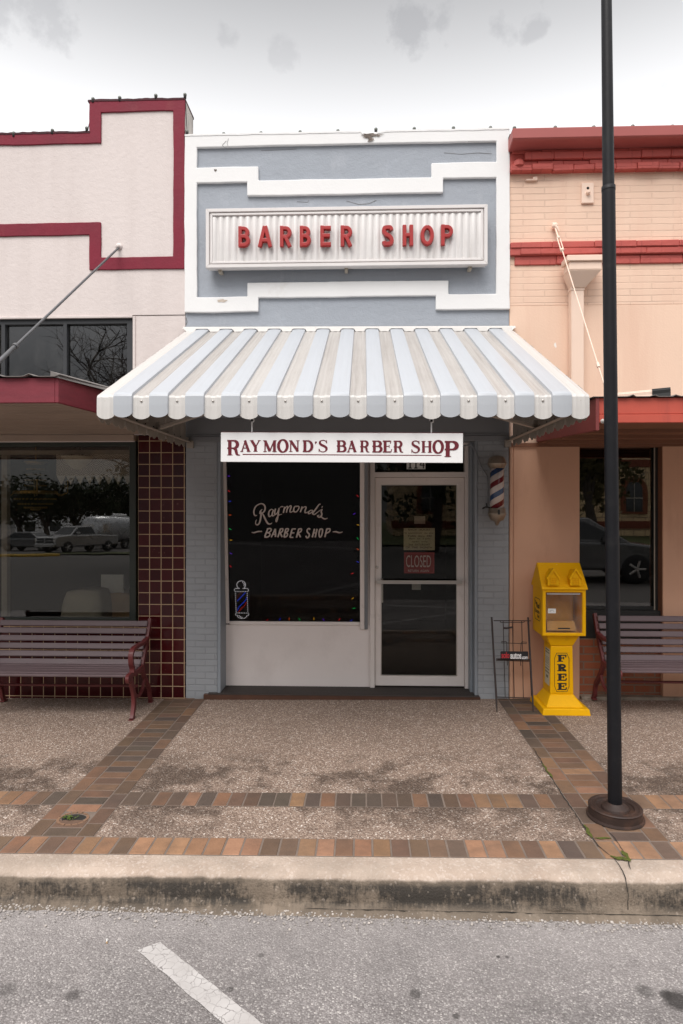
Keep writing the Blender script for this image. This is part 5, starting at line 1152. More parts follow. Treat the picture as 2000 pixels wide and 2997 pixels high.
LB = [(383, 506, 'v', 0), (385, 620, 'r', -35), (392, 700, 'b', 5), (393, 805, 'o', 0), (395, 912, 'g', -30), (400, 998, 'y', 0), (401, 1100, 'v', -25), (398, 1198, 'r', -45), (1378, 660, 'r', 135), (1352, 795, 'v', 210), (1382, 882, 'y', 170), (1378, 987, 'g', 130), (1380, 1070, 'o', 150), (1380, 1167, 'b', 155), (1337, 1254, 'r', 200), (1340, 1445, 'y', 215), (1350, 1522, 'g', 190), (680, 1615, 'r', 55), (778, 1608, 'b', 60), (850, 1607, 'o', 90), (930, 1608, 'g', 125), (1040, 1605, 'y', 90), (1115, 1612, 'v', 120), (1235, 1610, 'r', 60), (1325, 1618, 'b', 40)]
up = Vector((0, -pn.z, pn.y)) * -1
for x, y, c, a in LB:
    p = LP(520 + x / 2.611, 1200 + y / 2.611, .04); d_ = (Vector((1, 0, 0)) * math.cos(R(a)) + Vector((0, 0, 1)) * math.sin(R(a)))
    mb = MB(); mb.tube([p - d_ * .012, p - d_ * .003, p + d_ * .008, p + d_ * .02], [.002, .0045, .0042, .001], 6); mb.build('bulb', EM[c], sl)
mb = MB(); mb.tube([LP(520 + x / 2.611, 1200 + y / 2.611, .046) for x, y in ((372, 430), (374, 620), (384, 800), (388, 1000), (392, 1200), (398, 1400), (402, 1620), (520, 1628), (700, 1626), (900, 1626), (1100, 1628), (1300, 1628), (1388, 1620), (1386, 1400), (1392, 1200), (1392, 900), (1394, 600), (1394, 430))], .0025, 5); mb.build('wire', M['dark_green_frame'], sl)
def poster(name, label, cat, x0, y0, x1, y1, mat, rows, ink, Y=SY + .045):
    c = P((x0 + x1) / 2, y1, Y); t = thing(name, label, cat, c)
    mb = MB(); mb.box(fx(x0, Y), fx(x1, Y), Y, Y + .003, fz(y1, x0, Y), fz(y0, x0, Y)); mb.build('sheet', mat, t)
    if rows:
        mb = MB()
        for body, a, b_, ya, yb in rows: mb.text(body, fx(a, Y), fx(b_, Y), fz(yb, a, Y), fz(ya, a, Y), XZ, Y - .0016, Y - .0004)
        mb.build('lettering', ink, t)
    return t
poster('hours_notice', 'yellowed typed opening hours notice inside the glass door', 'notice', 1182, 1545.5, 1273, 1610, M['paper'], [('SHOP  HOURS', 1195, 1259, 1547.5, 1553), ('by appointment  see door', 1185, 1271, 1557.5, 1563), ('TUES  thru  FRI', 1193, 1263, 1566, 1571.5), ('8am  to  5 pm', 1198, 1258, 1574, 1579.5), ('open  only', 1206, 1252, 1582.5, 1588.5), ('2nd  SATURDAY', 1196, 1259, 1591, 1596.5), ('OF  THE  MONTH', 1188, 1265, 1599.5, 1605)], M['black_ink'])
cl_ = poster('closed_sign', 'red CLOSED sign hanging inside the glass door under the hours notice', 'sign', 1183, 1616.5, 1272, 1678, M['sign_red'], [('CLOSED', 1189, 1262, 1625, 1660), ('RETURN  AGAIN', 1195, 1256, 1667, 1673.5)], M['pale_ink'])
mb = MB(); Y = SY + .045; x0, x1, z0, z1 = fx(1185, Y), fx(1270, Y), fz(1676, 1227, Y), fz(1618.5, 1227, Y); mb.grid([x0, x0 + .004, x1 - .004, x1], [z0, z0 + .004, z1 - .004, z1], lambda x, z: x < x0 + .004 or x > x1 - .004 or z < z0 + .004 or z > z1 - .004, Y - .0015, Y - .0004); mb.build('border', plain('red_border', (.42, .05, .05), .6), cl_)
poster('small_card', 'small white card stuck inside the door glass just below the push bar', 'card', 1206, 1709, 1232, 1726, plain('dim_card', (.30, .29, .27), .8), None, None)
poster('small_card', 'small faded card inside the door glass above the hours notice', 'card', 1213, 1511, 1245, 1533, plain('faded_card', (.24, .19, .15), .8), None, None)

# ------------------------------------------------------------------ roofline lights
M['bulb'] = plain('clear_bulb', (.16, .17, .15), .2)
def roofline(label, pts, Y, mid=[]):
    t = thing('light_string', label, 'light string', P(*pts[0], Y))
    pts = [(a_, b9 - 5) for a_, b9 in pts]
    for px, py in pts:
        p = P(px, py, Y); mb = MB(); mb.ball(p, .019, 6); mb.build('bulb', M['bulb'], t)
        mb = MB(); mb.lathe([(.014, -.040), (.016, -.010), (.012, -.003)], p, 8); mb.build('socket', M['tar'], t)
    mb = MB(); q = []
    for a, b_ in zip(pts, pts[1:]):
        A, B = P(*a, Y), P(*b_, Y)
        for i in range(6): q.append(A.lerp(B, i / 6) + Vector((0, .01, -.036 - .010 * math.sin(math.pi * i / 6))))
    q.append(P(*pts[-1], Y) + Vector((0, .01, -.034))); mb.tube(q, .004, 5); mb.build('wire', M['tar'], t)
roofline('string of small round bulbs along the maroon parapet top', [(-90, 399), (41, 395), (154, 387), (254.5, 380.5), (273, 295), (351, 291.5), (456.7, 285), (542, 282.5), (548, 390)], -.01)
roofline('string of small round bulbs along the white parapet top', [(655.5, 397), (764.5, 394.5), (879, 391.5), (989.5, 388.5), (1100.7, 384), (1213, 382), (1327.7, 380), (1436, 379)], .02)
roofline('string of small round bulbs along the coral cornice top', [(1506, 380), (1625.5, 378.5), (1738, 377.5), (1852, 375), (1968, 375)], -.16)

# ------------------------------------------------------------------ street lamp post
b0 = G(1801, 2393, 0); lpz = gz(b0.x)
lp = thing('lamp_post', 'tall black iron lamp post on a rusty round base in front of the right bench', 'lamp post', (b0.x, b0.y, lpz))
mb = MB(); mb.lathe([(.169, 0), (.173, .010), (.170, .019), (.160, .022), (.159, .064), (.162, .072), (.157, .078), (.143, .078), (.134, .073), (.114, .074), (.108, .065), (.085, .058), (.080, .072), (.060, .086), (.046, .098), (.03, .10)], (b0.x, b0.y, lpz), 64, smooth=False); mb.build('round_base', M['rust_iron'], lp)
zj = 2 + (HOR - 568) / F * (P(1788, 568, b0.y).y + D0); 
T = lambda z: Vector((b0.x - .0105 * z, b0.y, z))
mb = MB(); mb.tube([T(lpz + .09), T(1.0), T(zj)], [.0425, .0418, .0405], 24); mb.tube([T(zj - .005), T(zj + .02), T(zj + .022)], [.0425, .042, .036], 24); mb.build('lower_pole', M['dark_iron'], lp)
mb = MB(); mb.tube([T(zj), T(6.2)], [.0355, .029], 24); mb.ball(T(6.24), .05, 8); mb.build('upper_pole', M['dark_iron'], lp)

# ------------------------------------------------------------------ benches
def make_bench(label, loc, L):
    t = thing('park_bench', label, 'bench', loc, 'slatted benches on the pavement')
    for i in range(6):
        f = i / 5; y = -.355 + .205 * f - .02 * f * f; z = .475 + .345 * f; a = R(62 + 4 * f); mb = MB(); d_ = Vector((0, math.cos(a), math.sin(a))); n = Vector((0, -math.sin(a), math.cos(a))); c = Vector((0, y, z))
        q = [c - d_ * .0285 - n * .0, c + d_ * .0285, c + d_ * .0285 + n * .022, c - d_ * .0285 + n * .022]
        mb.hexa([Vector((-L / 2 + .02, v.y, v.z)) for v in q] + [Vector((L / 2 - .02, v.y, v.z)) for v in q]); mb.build('back_slat', M['bench_slat'], t, bevel=.005, local=True)
    for i in range(6):
        f = i / 5; y = -.395 - .31 * f; z = .452 - .012 * math.sin(f * 3.14) + (.0 if i < 5 else -.012); mb = MB(); mb.box(-L / 2 + .02, L / 2 - .02, y - .029, y + .029, z - .011, z + .011); mb.build('seat_slat', M['bench_slat'], t, bevel=.005, local=True)
    for sx_ in (-1, 1):
        x = sx_ * (L / 2 - .012); m2 = lambda u, v, d: (x + d, u, v); e = MB()
        e.stroke(spline([(-.125, .865), (-.185, .73), (-.27, .58), (-.345, .46), (-.335, .37), (-.25, .26), (-.16, .16), (-.13, .06), (-.10, .012)], 4), .042, m2, -.016, .016)
        e.stroke(spline([(-.33, .435), (-.45, .425), (-.58, .425), (-.69, .44), (-.745, .43), (-.735, .395), (-.70, .40)], 4), .042, m2, -.0165, .0165)
        e.stroke(spline([(-.70, .44), (-.655, .36), (-.60, .25), (-.585, .15), (-.61, .06), (-.635, .012)], 4), .045, m2, -.017, .017)
        e.stroke(spline([(-.20, .695), (-.32, .665), (-.48, .668), (-.60, .665), (-.655, .625), (-.655, .55), (-.625, .49), (-.63, .44)], 4), .030, m2, -.0225, .0225)
        e.stroke(spline([(-.29, .30), (-.36, .21), (-.45, .18), (-.53, .20), (-.59, .26)], 4), .028, m2, -.012, .012)
        e.box(x - .022, x + .022, -.675, -.60, .0, .014); e.box(x - .022, x + .022, -.14, -.065, .0, .014)
        fr = e.build('end_frame', M['bench_iron'], t, bevel=.005, local=True)
    mb = MB(); mb.tube([(-L / 2 + .02, -.46, .275), (L / 2 - .02, -.46, .275)], .013, 10); mb.build('stretcher', M['bench_iron'], t, local=True)
    return t
BLN = 1.56
make_bench('slatted purple brown bench against the maroon tiled wall', (-2.178 - BLN / 2 + .012, .0, gz(-2.9) - .002), BLN)
make_bench('slatted purple brown bench half hidden behind the black lamp post', (fx(1737, -.05) + BLN / 2 - .012, .04, gz(3.1) + .012), BLN)

# ------------------------------------------------------------------ yellow free-paper box shaped like a house
bxa, bxb = fx(1587, -.51), fx(1729, -.51); nx_, ny_ = (bxa + bxb) / 2 - .004, -.29; bhw = (bxb - bxa) / 2; nz_ = gz(nx_) - .0
nb_ = thing('newspaper_box', 'yellow house shaped newspaper box with dormers, black FREE lettering on its pedestal', 'newspaper box', (nx_, ny_, nz_))
def nl(mb, nm, mat, par=None, **k): return mb.build(nm, mat, par or nb_, local=True, **k)
mb = MB(); mb.frust((0.006, 0, 0), bhw, .232, (0.006, 0, .062), bhw - .012, .220); mb.frust((.006, 0, .0625), bhw - .046, .188, (.0, .02, .165), .112, .12); nl(mb, 'base', M['yellow'], bevel=.008, seg=2)
mb = MB(); mb.frust((0, .02, .163), .112, .12, (0, .02, .625), .105, .115); mb.frust((0, .02, .6255), .1055, .1155, (0, .015, .735), .160, .15); ped = nl(mb, 'pedestal', M['yellow'], bevel=.008, seg=2)
fy = lambda z: -.10 + (.625 - z) * -.0 - .0
front = lambda z: .02 - (.12 + (.115 - .12) * (z - .163) / (.625 - .163))
FM = lambda u, v, d: (u, front(v) - d, v)
zf = lambda py: 2 - nz_ - (py - HOR) / F * (P(1645, py, ny_ - .1).y + D0)
mb = MB()
mb.grid([-.078, -.074, .074, .078], [zf(2022), zf(2022) + .004, zf(1902) - .004, zf(1902)], lambda x, z: abs(x) > .074 or z < zf(2022) + .004 or z > zf(1902) - .004, -.0012, .001, mapf=lambda x, y, z: FM(x, z, .0012 - y))
nl(mb, 'panel_line', M['yellow'], ped)
cx_ = .0; oc = [(-.068, zf(1922)), (-.048, zf(1907)), (.048, zf(1907)), (.068, zf(1922)), (.068, zf(2003)), (.048, zf(2018)), (-.048, zf(2018)), (-.068, zf(2003)), (-.068, zf(1922)), (-.060, zf(1916))]
mb = MB(); mb.stroke(oc, .0042, FM, .0008, .0020)
def slab(ch, ya, yb):
    z1, z0 = zf(ya), zf(yb); h = z1 - z0; w = .090; x0 = -w / 2; q = lambda u, v: (x0 + u * w, z0 + v * h); ss = []
    ss.append(([q(.30, .02), q(.30, .98)], .030)); ss.append(([q(.02, .06), q(.62, .06)], .0085)); ss.append(([q(.02, .94), q(.55, .94)], .0085))
    if ch in 'FE': ss += [([q(.4, .93), q(.97, .93)], .011), ([q(.95, .97), q(.90, .62)], .011), ([q(.4, .53), q(.72, .53)], .010), ([q(.70, .72), q(.70, .34)], .010)]
    if ch == 'E': ss += [([q(.4, .07), q(.95, .07)], .011), ([q(.92, .04), q(.99, .38)], .012)]
    if ch == 'R': ss += [([q(*p_) for p_ in [(.3, .93)] + arc(.60, .72, .24, .20, 90, -90, 8) + [(.3, .52)]], .017), ([q(.50, .5), q(.72, .16), q(.98, .07)], [.020, .024, .014])]
    return ss
k = 0
for ch, ya, yb in (('F', 1911.5, 1931.5), ('R', 1939, 1959), ('E', 1966, 1986.5), ('E', 1993, 2013)):
    for q, w_ in slab(ch, ya, yb): k += 1; mb.stroke(q, w_, FM, .0008, .0016 + .00012 * (k % 9))
nl(mb, 'lettering', M['black_ink'], ped)
# side sticker on the pedestal, facing left
sxl = lambda z: -(.112 + (.105 - .112) * (z - .163) / .462)
SM = lambda u, v, d: (sxl(v) - d, u, v)
mb = MB(); mb.ext([(-.075, .235), (.075, .235), (.075, .585), (-.075, .585)], SM, .0006, .0016); stk = nl(mb, 'side_sticker', plain('cream_sticker', (.60, .55, .40), .6), ped)
mb = MB()
for i, z in enumerate((.575, .55, .50, .485, .47, .455, .44, .415, .39, .36)): mb.ext([(-.065, z - (.010 if i in (0, 1, 8, 9) else .004)), (.065, z - (.010 if i in (0, 1, 8, 9) else .004)), (.065, z), (-.065, z)], SM, .0017, .0021)
mb.ext([(-.03, .30), (.03, .30), (.03, .325), (-.03, .325)], SM, .0017, .0021); nl(mb, 'sticker_print', plain('faded_print', (.14, .13, .08), .6), stk)
# cabinet
cw, cf, cb2 = .204, -.172, .165; cz0, cz1 = .737, 1.178
ww = .171; wz0, wz1 = .765, 1.150
mb = MB(); mb.grid([-cw, -ww, ww, cw], [cz0, wz0, wz1, cz1], lambda x, z: not (abs(x) < ww and wz0 < z < wz1), cf, cf + .05); cabf = nl(mb, 'cabinet', M['yellow'], bevel=.006, seg=2)
mb = MB(); mb.box(-cw, -cw + .012, cf + .051, cb2, cz0, cz1); mb.box(cw - .012, cw, cf + .051, cb2, cz0, cz1); mb.box(-cw + .0125, cw - .0125, cb2 - .012, cb2, cz0, cz1); mb.box(-cw + .0125, cw - .0125, cf + .051, cb2 - .0125, cz0, cz0 + .012); nl(mb, 'cabinet_shell', M['yellow'])
mb = MB(); mb.box(-.14, .14, .03, .034, .80, 1.14); mb.hexa([(-.14, -.10, .775), (.14, -.10, .775), (.14, .02, .775), (-.14, .02, .775), (-.13, -.06, .86), (.13, -.06, .86), (.13, .02, .86), (-.13, .02, .86)]); nl(mb, 'inner_shelf', plain('tan_plastic', (.50, .30, .10), .5))
mb = MB(); mb.box(-ww + .001, ww - .001, cf + .012, cf + .017, wz0 + .001, wz1 - .001); win = nl(mb, 'clear_door', M['acrylic'])
mb = MB(); mb.box(-ww + .012, ww - .020, cf + .004, cf + .011, wz1 - .022, wz1 - .008); nl(mb, 'hinge', M['alu'], win)
mb = MB(); mb.box(-.056, .056, cf + .003, cf + .0115, wz0 + .038, wz0 + .049); nl(mb, 'handle_slot', M['black_ink'], win)
mb = MB(); mb.box(-.150, -.075, cf + .0095, cf + .0115, .950, .995); st_ = nl(mb, 'sticker', M['paper_white'], win, bevel=.004)
mb = MB(); mb.stroke(arc(-.112, .962, .018, .018, 0, 180, 12), .003, XZ, cf + .0085, cf + .0095); nl(mb, 'sticker_emblem', plain('grey_print', (.25, .27, .30), .6), win)
# left side emblem
SN = lambda u, v, d: (-cw - d, u, v)
mb = MB(); mb.stroke([(-.08, .86), (-.11, .90), (-.11, 1.03), (-.08, 1.07), (.075, 1.07), (.105, 1.03), (.105, .90), (.075, .86), (-.08, .86), (-.09, .873)], .006, SN, .0006, .0016)
SNt = lambda u, v, d: SN(-u, v, d)
for body, u0, u1, v0, v1 in (('The', -.085, -.02, 1.005, 1.04), ('Real', -.03, .075, .975, 1.03), ('Estate', -.085, .075, .925, .965), ('Book', .005, .075, .885, .915)): mb.text(body, u0, u1, v0, v1, SNt, .0006, .0016, bold=.02)
nl(mb, 'side_emblem', plain('brown_print', (.06, .035, .008), .6), cabf)
# roof
rz0, rz1 = 1.178, 1.415; rfx = .216
mb = MB(); mb.ext([(cf - .020, rz0), (cf - .020, rz0 + .012), (.008, rz1), (.03, rz1), (.19, rz0 + .012), (.19, rz0)], lambda u, v, d: (d * (1 - .045 * (v - rz0) / .24), u, v), -rfx, rfx); roof = nl(mb, 'roof', M['yellow'], bevel=.005, seg=2)
mb = MB(); sl_ = (rz1 - rz0 - .012) / (.008 - cf + .020)
for i in range(13):
    z = rz0 + .026 + i * .0158; y = cf - .020 + (z - rz0 - .012) / sl_; xx = rfx * (1 - .045 * (z - rz0) / .24) - .006; mb.hexa([(-xx, y - .0035, z), (xx, y - .0035, z), (xx, y + .01, z), (-xx, y + .01, z), (-xx, y - .0005 , z + .004), (xx, y - .0005, z + .004), (xx, y + .01, z + .004), (-xx, y + .01, z + .004)])
nl(mb, 'shingle_lines', M['yellow'], roof)
for dx in (-.112, .098):
    mb = MB(); pz = rz0 + .040; yf = cf - .030
    pent = [(dx - .052, pz), (dx + .052, pz), (dx + .052, pz + .070), (dx, pz + .150), (dx - .052, pz + .070)]
    mb.ext(pent, XZ, yf, yf + .14); dm = nl(mb, 'dormer', M['yellow'], roof, bevel=.0012)
    mb = MB(); mb.stroke([(dx - .060, pz + .062), (dx, pz + .154), (dx + .060, pz + .062)], .014, XZ, yf - .014, yf + .03)
    x0, x1, z0, z1 = dx - .028, dx + .028, pz + .010, pz + .074
    for a, b_, c, d_ in ((x0, x1, z0, z0 + .004), (x0, x1, z1 - .004, z1), (x0, x0 + .004, z0, z1), (x1 - .004, x1, z0, z1), (dx - .002, dx + .002, z0, z1), (x0, x1, (2 * z0 + z1) / 3, (2 * z0 + z1) / 3 + .003), (x0, x1, (z0 + 2 * z1) / 3, (z0 + 2 * z1) / 3 + .003)): mb.box(a, b_, yf - .006, yf + .001, c, d_)
    nl(mb, 'dormer_trim', M['yellow'], roof)

# ------------------------------------------------------------------ wire rack
RXL, RXR = 1.277, 1.622; RYF = -.42; rk_z = gz(1.45)
rk = thing('newspaper_rack', 'rusty wire magazine rack with a black placard beside the yellow box', 'rack', ((RXL + RXR) / 2, -.3, rk_z))
RM = lambda u, v, Y: P(1430 + u / 7.58, 1790 + v / 7.58, Y)
YT = -.20; zt_ = .885
W_ = .0052
mb = MB()
for x in (RXL, RXR):
    s_ = 1 if x == RXL else -1
    mb.tube([Vector((x + .0 * s_, RYF, rk_z)), Vector((x, RYF + .02, .10)), Vector((x - .006 * s_, YT, zt_))], [.005, .009, .009], 8)
    mb.tube([Vector((x - .004 * s_, YT + .004, zt_ - .01)), RM(*((188, 1897) if s_ > 0 else (957, 1919)), -.06)], .0048, 6); mb.tube([RM(*((188, 1897) if s_ > 0 else (957, 1919)), -.06), RM(*((188, 1897) if s_ > 0 else (957, 1919)), -.06) * 1 + Vector((0, .012, -.045))], .0048, 6)
mb.build('leg_frame', M['wire_brown'], rk)
mb = MB(); Yb = lambda v: -.20 + .14 * (v - 200) / 1700
def wl(pts, r=.0035): mb.tube([RM(u, v, Yb(v) + dy) for u, v, dy in pts], r, 6)
wl([(115, 200, 0), (940, 205, 0)], .005); wl([(190, 1895, 0), (955, 1918, 0)], .005)
wl([(328, 205, 0), (345, 850, 0), (372, 1900, 0)]); wl([(530, 205, 0), (548, 850, 0), (575, 1905, 0)]); wl([(738, 205, 0), (755, 850, 0), (775, 1910, 0)])
wl([(300, 242, -.012), (262, 230, -.012), (262, 208, -.012), (280, 208, -.012)]); wl([(300, 242, -.012), (770, 242, -.012), (800, 230, -.012), (795, 210, -.012), (775, 212, -.012)])
wl([(332, 362, -.004), (400, 368, -.004), (530, 345, -.004)], .009)
wl([(410, 880, -.10), (410, 690, -.10), (395, 665, -.10), (290, 662, -.10), (290, 695, -.10), (720, 706, -.10), (845, 712, -.10), (848, 680, -.10), (740, 672, -.10), (725, 700, -.10), (715, 880, -.10)], .0036)
wl([(410, 900, -.10), (420, 1190, -.10)], .0036); wl([(715, 900, -.10), (720, 1200, -.10)], .0036)
wl([(170, 1048, -.10), (400, 1050, -.11), (945, 1062, -.10)], .0055); wl([(180, 1080, -.02), (950, 1105, -.02)], .004); wl([(175, 1050, -.10), (180, 1090, 0)], .004); wl([(945, 1062, -.10), (950, 1105, 0)], .004); wl([(200, 1065, -.09), (940, 1082, -.09)], .004)
mb.build('wire_grid', M['wire_brown'], rk)
pY = -.275
mb = MB(); q = [RM(u, v, pY) for u, v in ((285, 880), (870, 885), (883, 900), (885, 1060), (268, 1050), (268, 900))]; mb.add(q + [v + Vector((0, .004, 0)) for v in q], [tuple(range(6)), tuple(range(6, 12))[::-1]] + [(i, (i + 1) % 6, 6 + (i + 1) % 6, 6 + i) for i in range(6)]); pc = mb.build('placard', plain('black_placard', (.018, .018, .02), .4), rk)
def rtext(body, u0, u1, v1, v0, bold): 
    mb = MB(); mb.text(body, u0, u1, -v0, -v1, lambda u, v, d: RM(u, -v, pY - d), .0006, .0014, bold=bold, space=.9); return mb
rtext('solo', 288, 470, 895, 1035, .028).build('red_lettering', plain('red_ink', (.50, .03, .04), .5), pc); rtext('autos', 484, 732, 915, 1050, .028).build('white_lettering', plain('white_ink', (.75, .74, .73), .5), pc); rtext('.com', 738, 872, 995, 1056, .025).build('web_lettering', M['sign_white'], pc)

# ------------------------------------------------------------------ loose downspout lying on the red canopy
dsY = -1.25; A, B = P(1770, 1170, dsY), P(1962, 1152, dsY - .18)
ax = (B - A).normalized(); sd_ = Vector((0, 0, 1)).cross(ax).normalized(); upv = ax.cross(sd_)
ds = thing('downspout', 'loose fluted beige downspout with a dark open end lying on the red canopy', 'downspout', A)
a1 = ax.lerp(-sd_ if sd_.y > 0 else sd_, .0).normalized()
mb = MB(); n_ = 28; ringp = []
for i in range(n_):
    t = 2 * math.pi * i / n_; u, v = math.cos(t), math.sin(t); kx = (abs(u) ** .35) * (1 if u > 0 else -1); ky = (abs(v) ** .35) * (1 if v > 0 else -1); fl = 1 + (.05 if i % 2 else 0); ringp.append((kx * .055 * fl, ky * .038 * fl))
vs_ = [A + sd_ * u + upv * v for u, v in ringp] + [B + sd_ * u + upv * v for u, v in ringp]
mb.add(vs_, [(i, (i + 1) % n_, n_ + (i + 1) % n_, n_ + i) for i in range(n_)]); mb.build('pipe', M['peach_trim'], ds)
mb = MB(); e = [B + sd_ * u * 1.12 + upv * v * 1.12 for u, v in ringp]; e2 = [v - ax * .13 for v in e]; mb.add(e2 + e, [(i, (i + 1) % n_, n_ + (i + 1) % n_, n_ + i) for i in range(n_)] + [tuple(range(n_, 2 * n_))]); mb.build('dark_end', M['black_ink'], ds)

# ------------------------------------------------------------------ inside the cream shop window
c = P(230, 1305, .38)
pd = thing('pendant_lamp', 'frosted bowl pendant lamp on dark bronze arms inside the left window', 'lamp', (c.x, .38, c.z - .5))
zc0 = fz(1303, 230, .38); zr = fz(1336, 230, .38); zbm = fz(1374, 230, .38)
mb = MB(); mb.lathe([(.075, zc0), (.07, zc0 - .015), (.02, zc0 - .025)], (c.x, .38, 0), 20)
for a in (90, 210, 330): mb.tube([Vector((c.x + .02 * math.cos(R(a)), .38 + .02 * math.sin(R(a)), zc0 - .01)), Vector((c.x + .075 * math.cos(R(a)), .38 + .075 * math.sin(R(a)), zr + .005))], .008, 6)
mb.tube([(c.x, .38, zc0), (c.x, .38, zr)], .010, 6); mb.ball((c.x, .38, zbm - .006), .014, 5); mb.build('arms', M['bronze'], pd)
mb = MB(); mb.lathe([(.178, zr), (.170, zr - .02), (.12, zr - .075), (.07, zbm + .02), (.035, zbm), (.008, zbm - .003)], (c.x, .38, 0), 28, cap=False); mb.build('glass_bowl', M['lamp_glass'], pd, solid=.004)
c = P(105, 1400, 1.5); cy_ = 1.5
ch = thing('chandelier', 'gilt chandelier with beaded basket and candle arms inside the left window', 'chandelier', (c.x, cy_, fz(1490, 105, cy_)))
zt2 = fz(1350, 105, cy_); zm = fz(1390, 105, cy_); zr2 = fz(1437, 105, cy_); zb2 = fz(1485, 105, cy_)
mb = MB(); mb.lathe([(.14, zt2), (.15, zt2 - .02), (.10, zt2 - .03)], (c.x, cy_, 0), 18); mb.tube([(c.x, cy_, 2.75), (c.x, cy_, zt2)], .01, 6); mb.lathe([(.26, zr2), (.27, zr2 - .03), (.25, zr2 - .035)], (c.x, cy_, 0), 24, cap=False)
for a in range(0, 360, 60):
    d_ = Vector((math.cos(R(a)), math.sin(R(a)), 0)); o_ = Vector((c.x, cy_, zr2)); mb.tube([o_ + d_ * .25, o_ + d_ * .33 + Vector((0, 0, -.06)), o_ + d_ * .42 + Vector((0, 0, -.02)), o_ + d_ * .42 + Vector((0, 0, .04))], .009, 6)
mb.build('gilt_frame', M['gold'], ch)
mb = MB()
for a in range(0, 360, 12):
    d_ = Vector((math.cos(R(a)), math.sin(R(a)), 0)); o_ = Vector((c.x, cy_, 0))
    for i in range(6): f = i / 5; mb.ball(o_ + d_ * (.10 + .03 * f) + Vector((0, 0, zt2 - .03 - (zt2 - zr2 - .03) * f)), .011, 3)
    for i in range(5): f = i / 4; mb.ball(o_ + d_ * (.25 * math.cos(f * 1.4) + .01) + Vector((0, 0, zr2 - .03 - (zr2 - zb2) * math.sin(f * 1.4))), .013, 3)
mb.build('bead_strands', plain('glass_beads', (.40, .27, .10), .2), ch)
mb = MB()
for a in range(0, 360, 60): d_ = Vector((math.cos(R(a)), math.sin(R(a)), 0)); mb.tube([Vector((c.x, cy_, zr2 + .04)) + d_ * .42, Vector((c.x, cy_, zr2 + .14)) + d_ * .42], .011, 8)
mb.build('candles', plain('candle_tubes', (.60, .42, .16), .6), ch)
def drape(name, label, px0, px1, py0, Y, mat, seed):
    x0, x1 = fx(px0, Y), fx(px1, Y); zt_ = fz(py0, px0, Y); t = thing(name, label, 'chair', ((x0 + x1) / 2, Y + .25, .35)); mb = MB(); n = 40; vs = []
    for j in range(9):
        f = j / 8; z = zt_ - (zt_ - .36) * f
        for i in range(n):
            a = 2 * math.pi * i / n; u, v = math.cos(a), math.sin(a); ex = .40; kx = abs(u) ** ex * (1 if u > 0 else -1); ky = abs(v) ** ex * (1 if v > 0 else -1)
            r = 1 + .05 * f * math.sin(a * 9 + seed) + (.10 * f); sh = (1 - .18 * (1 - f) ** 6); vs.append(((x0 + x1) / 2 + kx * (x1 - x0) / 2 * r * sh, Y + .25 + ky * .22 * r * sh + .25 * f * (ky < 0) * -0, z + .03 * (1 - abs(kx)) * (1 - f) ** 4))
    mb.add(vs, [(j * n + i, j * n + (i + 1) % n, (j + 1) * n + (i + 1) % n, (j + 1) * n + i) for j in range(8) for i in range(n)] + [tuple(range(n))], True); mb.build('cloth_cover', mat, t); return t
drape('draped_chair', 'chair under a grey green cloth behind the left window glass', 168, 292, 1737, .45, M['cloth_grey'], 1); drape('draped_chair', 'chair under a tan cloth beside the white board in the left window', 285, 384, 1745, .75, M['cloth_tan'], 2)
A = P(332, 1738, 1.0); wbz = fz(1738, 332, 1.0)
wbx = thing('white_board', 'plain white board propped up behind the draped chairs in the left window', 'board', (A.x, 1.0, .35))
mb = MB(); mb.box(fx(296, 1.0), fx(362, 1.0), 1.0, 1.02, wbz, fz(1682, 332, 1.0)); mb.build('panel', M['paper_white'], wbx); mb = MB(); mb.box(fx(292, 1.0), fx(364, 1.0), .98, 1.04, wbz - .03, wbz - .001)
for px in (297, 358): mb.box(fx(px, 1.0), fx(px, 1.0) + .03, 1.0, 1.03, .35, wbz - .03)
mb.build('stand', M['cream_metal'], wbx)
# ------------------------------------------------------------------ across the street (seen in the window glass)
def leafy(name, label, loc, h, r, seed, mat, trunk, ndens=2600, spread=1.0, group=None):
    rn = random.Random(seed); t = thing(name, label, 'tree', loc, group)
    mb = MB(); ends = []
    base = Vector((0, 0, 0)); fork = Vector((rn.uniform(-.3, .3), 0, h * .28)); mb.tube([base, fork * .5 + Vector((.1, 0, 0)), fork], [.34, .26, .22], 8)
    for i in range(7):
        a = i * .9 + rn.uniform(-.3, .3); e = fork + Vector((math.cos(a) * r * .6, math.sin(a) * r * .6, h * rn.uniform(.25, .5))); m_ = fork.lerp(e, .5) + Vector((0, 0, h * .08)); mb.tube([fork, m_, e], [.15, .10, .04], 6); ends += [m_, e]
    mb.build('trunk', trunk, t, local=True)
    mb = MB(); cl = [Vector((rn.gauss(0, r * .42), rn.gauss(0, r * .42), h * (.62 + rn.gauss(0, .15)))) for _ in range(34)] + ends
    for i in range(ndens):
        c = rn.choice(cl) + Vector((rn.gauss(0, .5), rn.gauss(0, .5), rn.gauss(0, .38))); s_ = rn.uniform(.10, .24); u = Vector((rn.gauss(0, 1), rn.gauss(0, 1), rn.gauss(0, 1))).normalized(); v = u.orthogonal().normalized()
        mb.add([c - u * s_, c + v * s_ * .6, c + u * s_, c - v * s_ * .6], [(0, 1, 2, 3)])
    mb.build('crown', mat, t, local=True); return t
M['oak'] = paint('live_oak_leaf', (.030, .042, .014), .7, .4, .8, .1, 20, .002); M['bark'] = paint('bark', (.07, .055, .045), .9, .2, 6, .5, 30, .01)
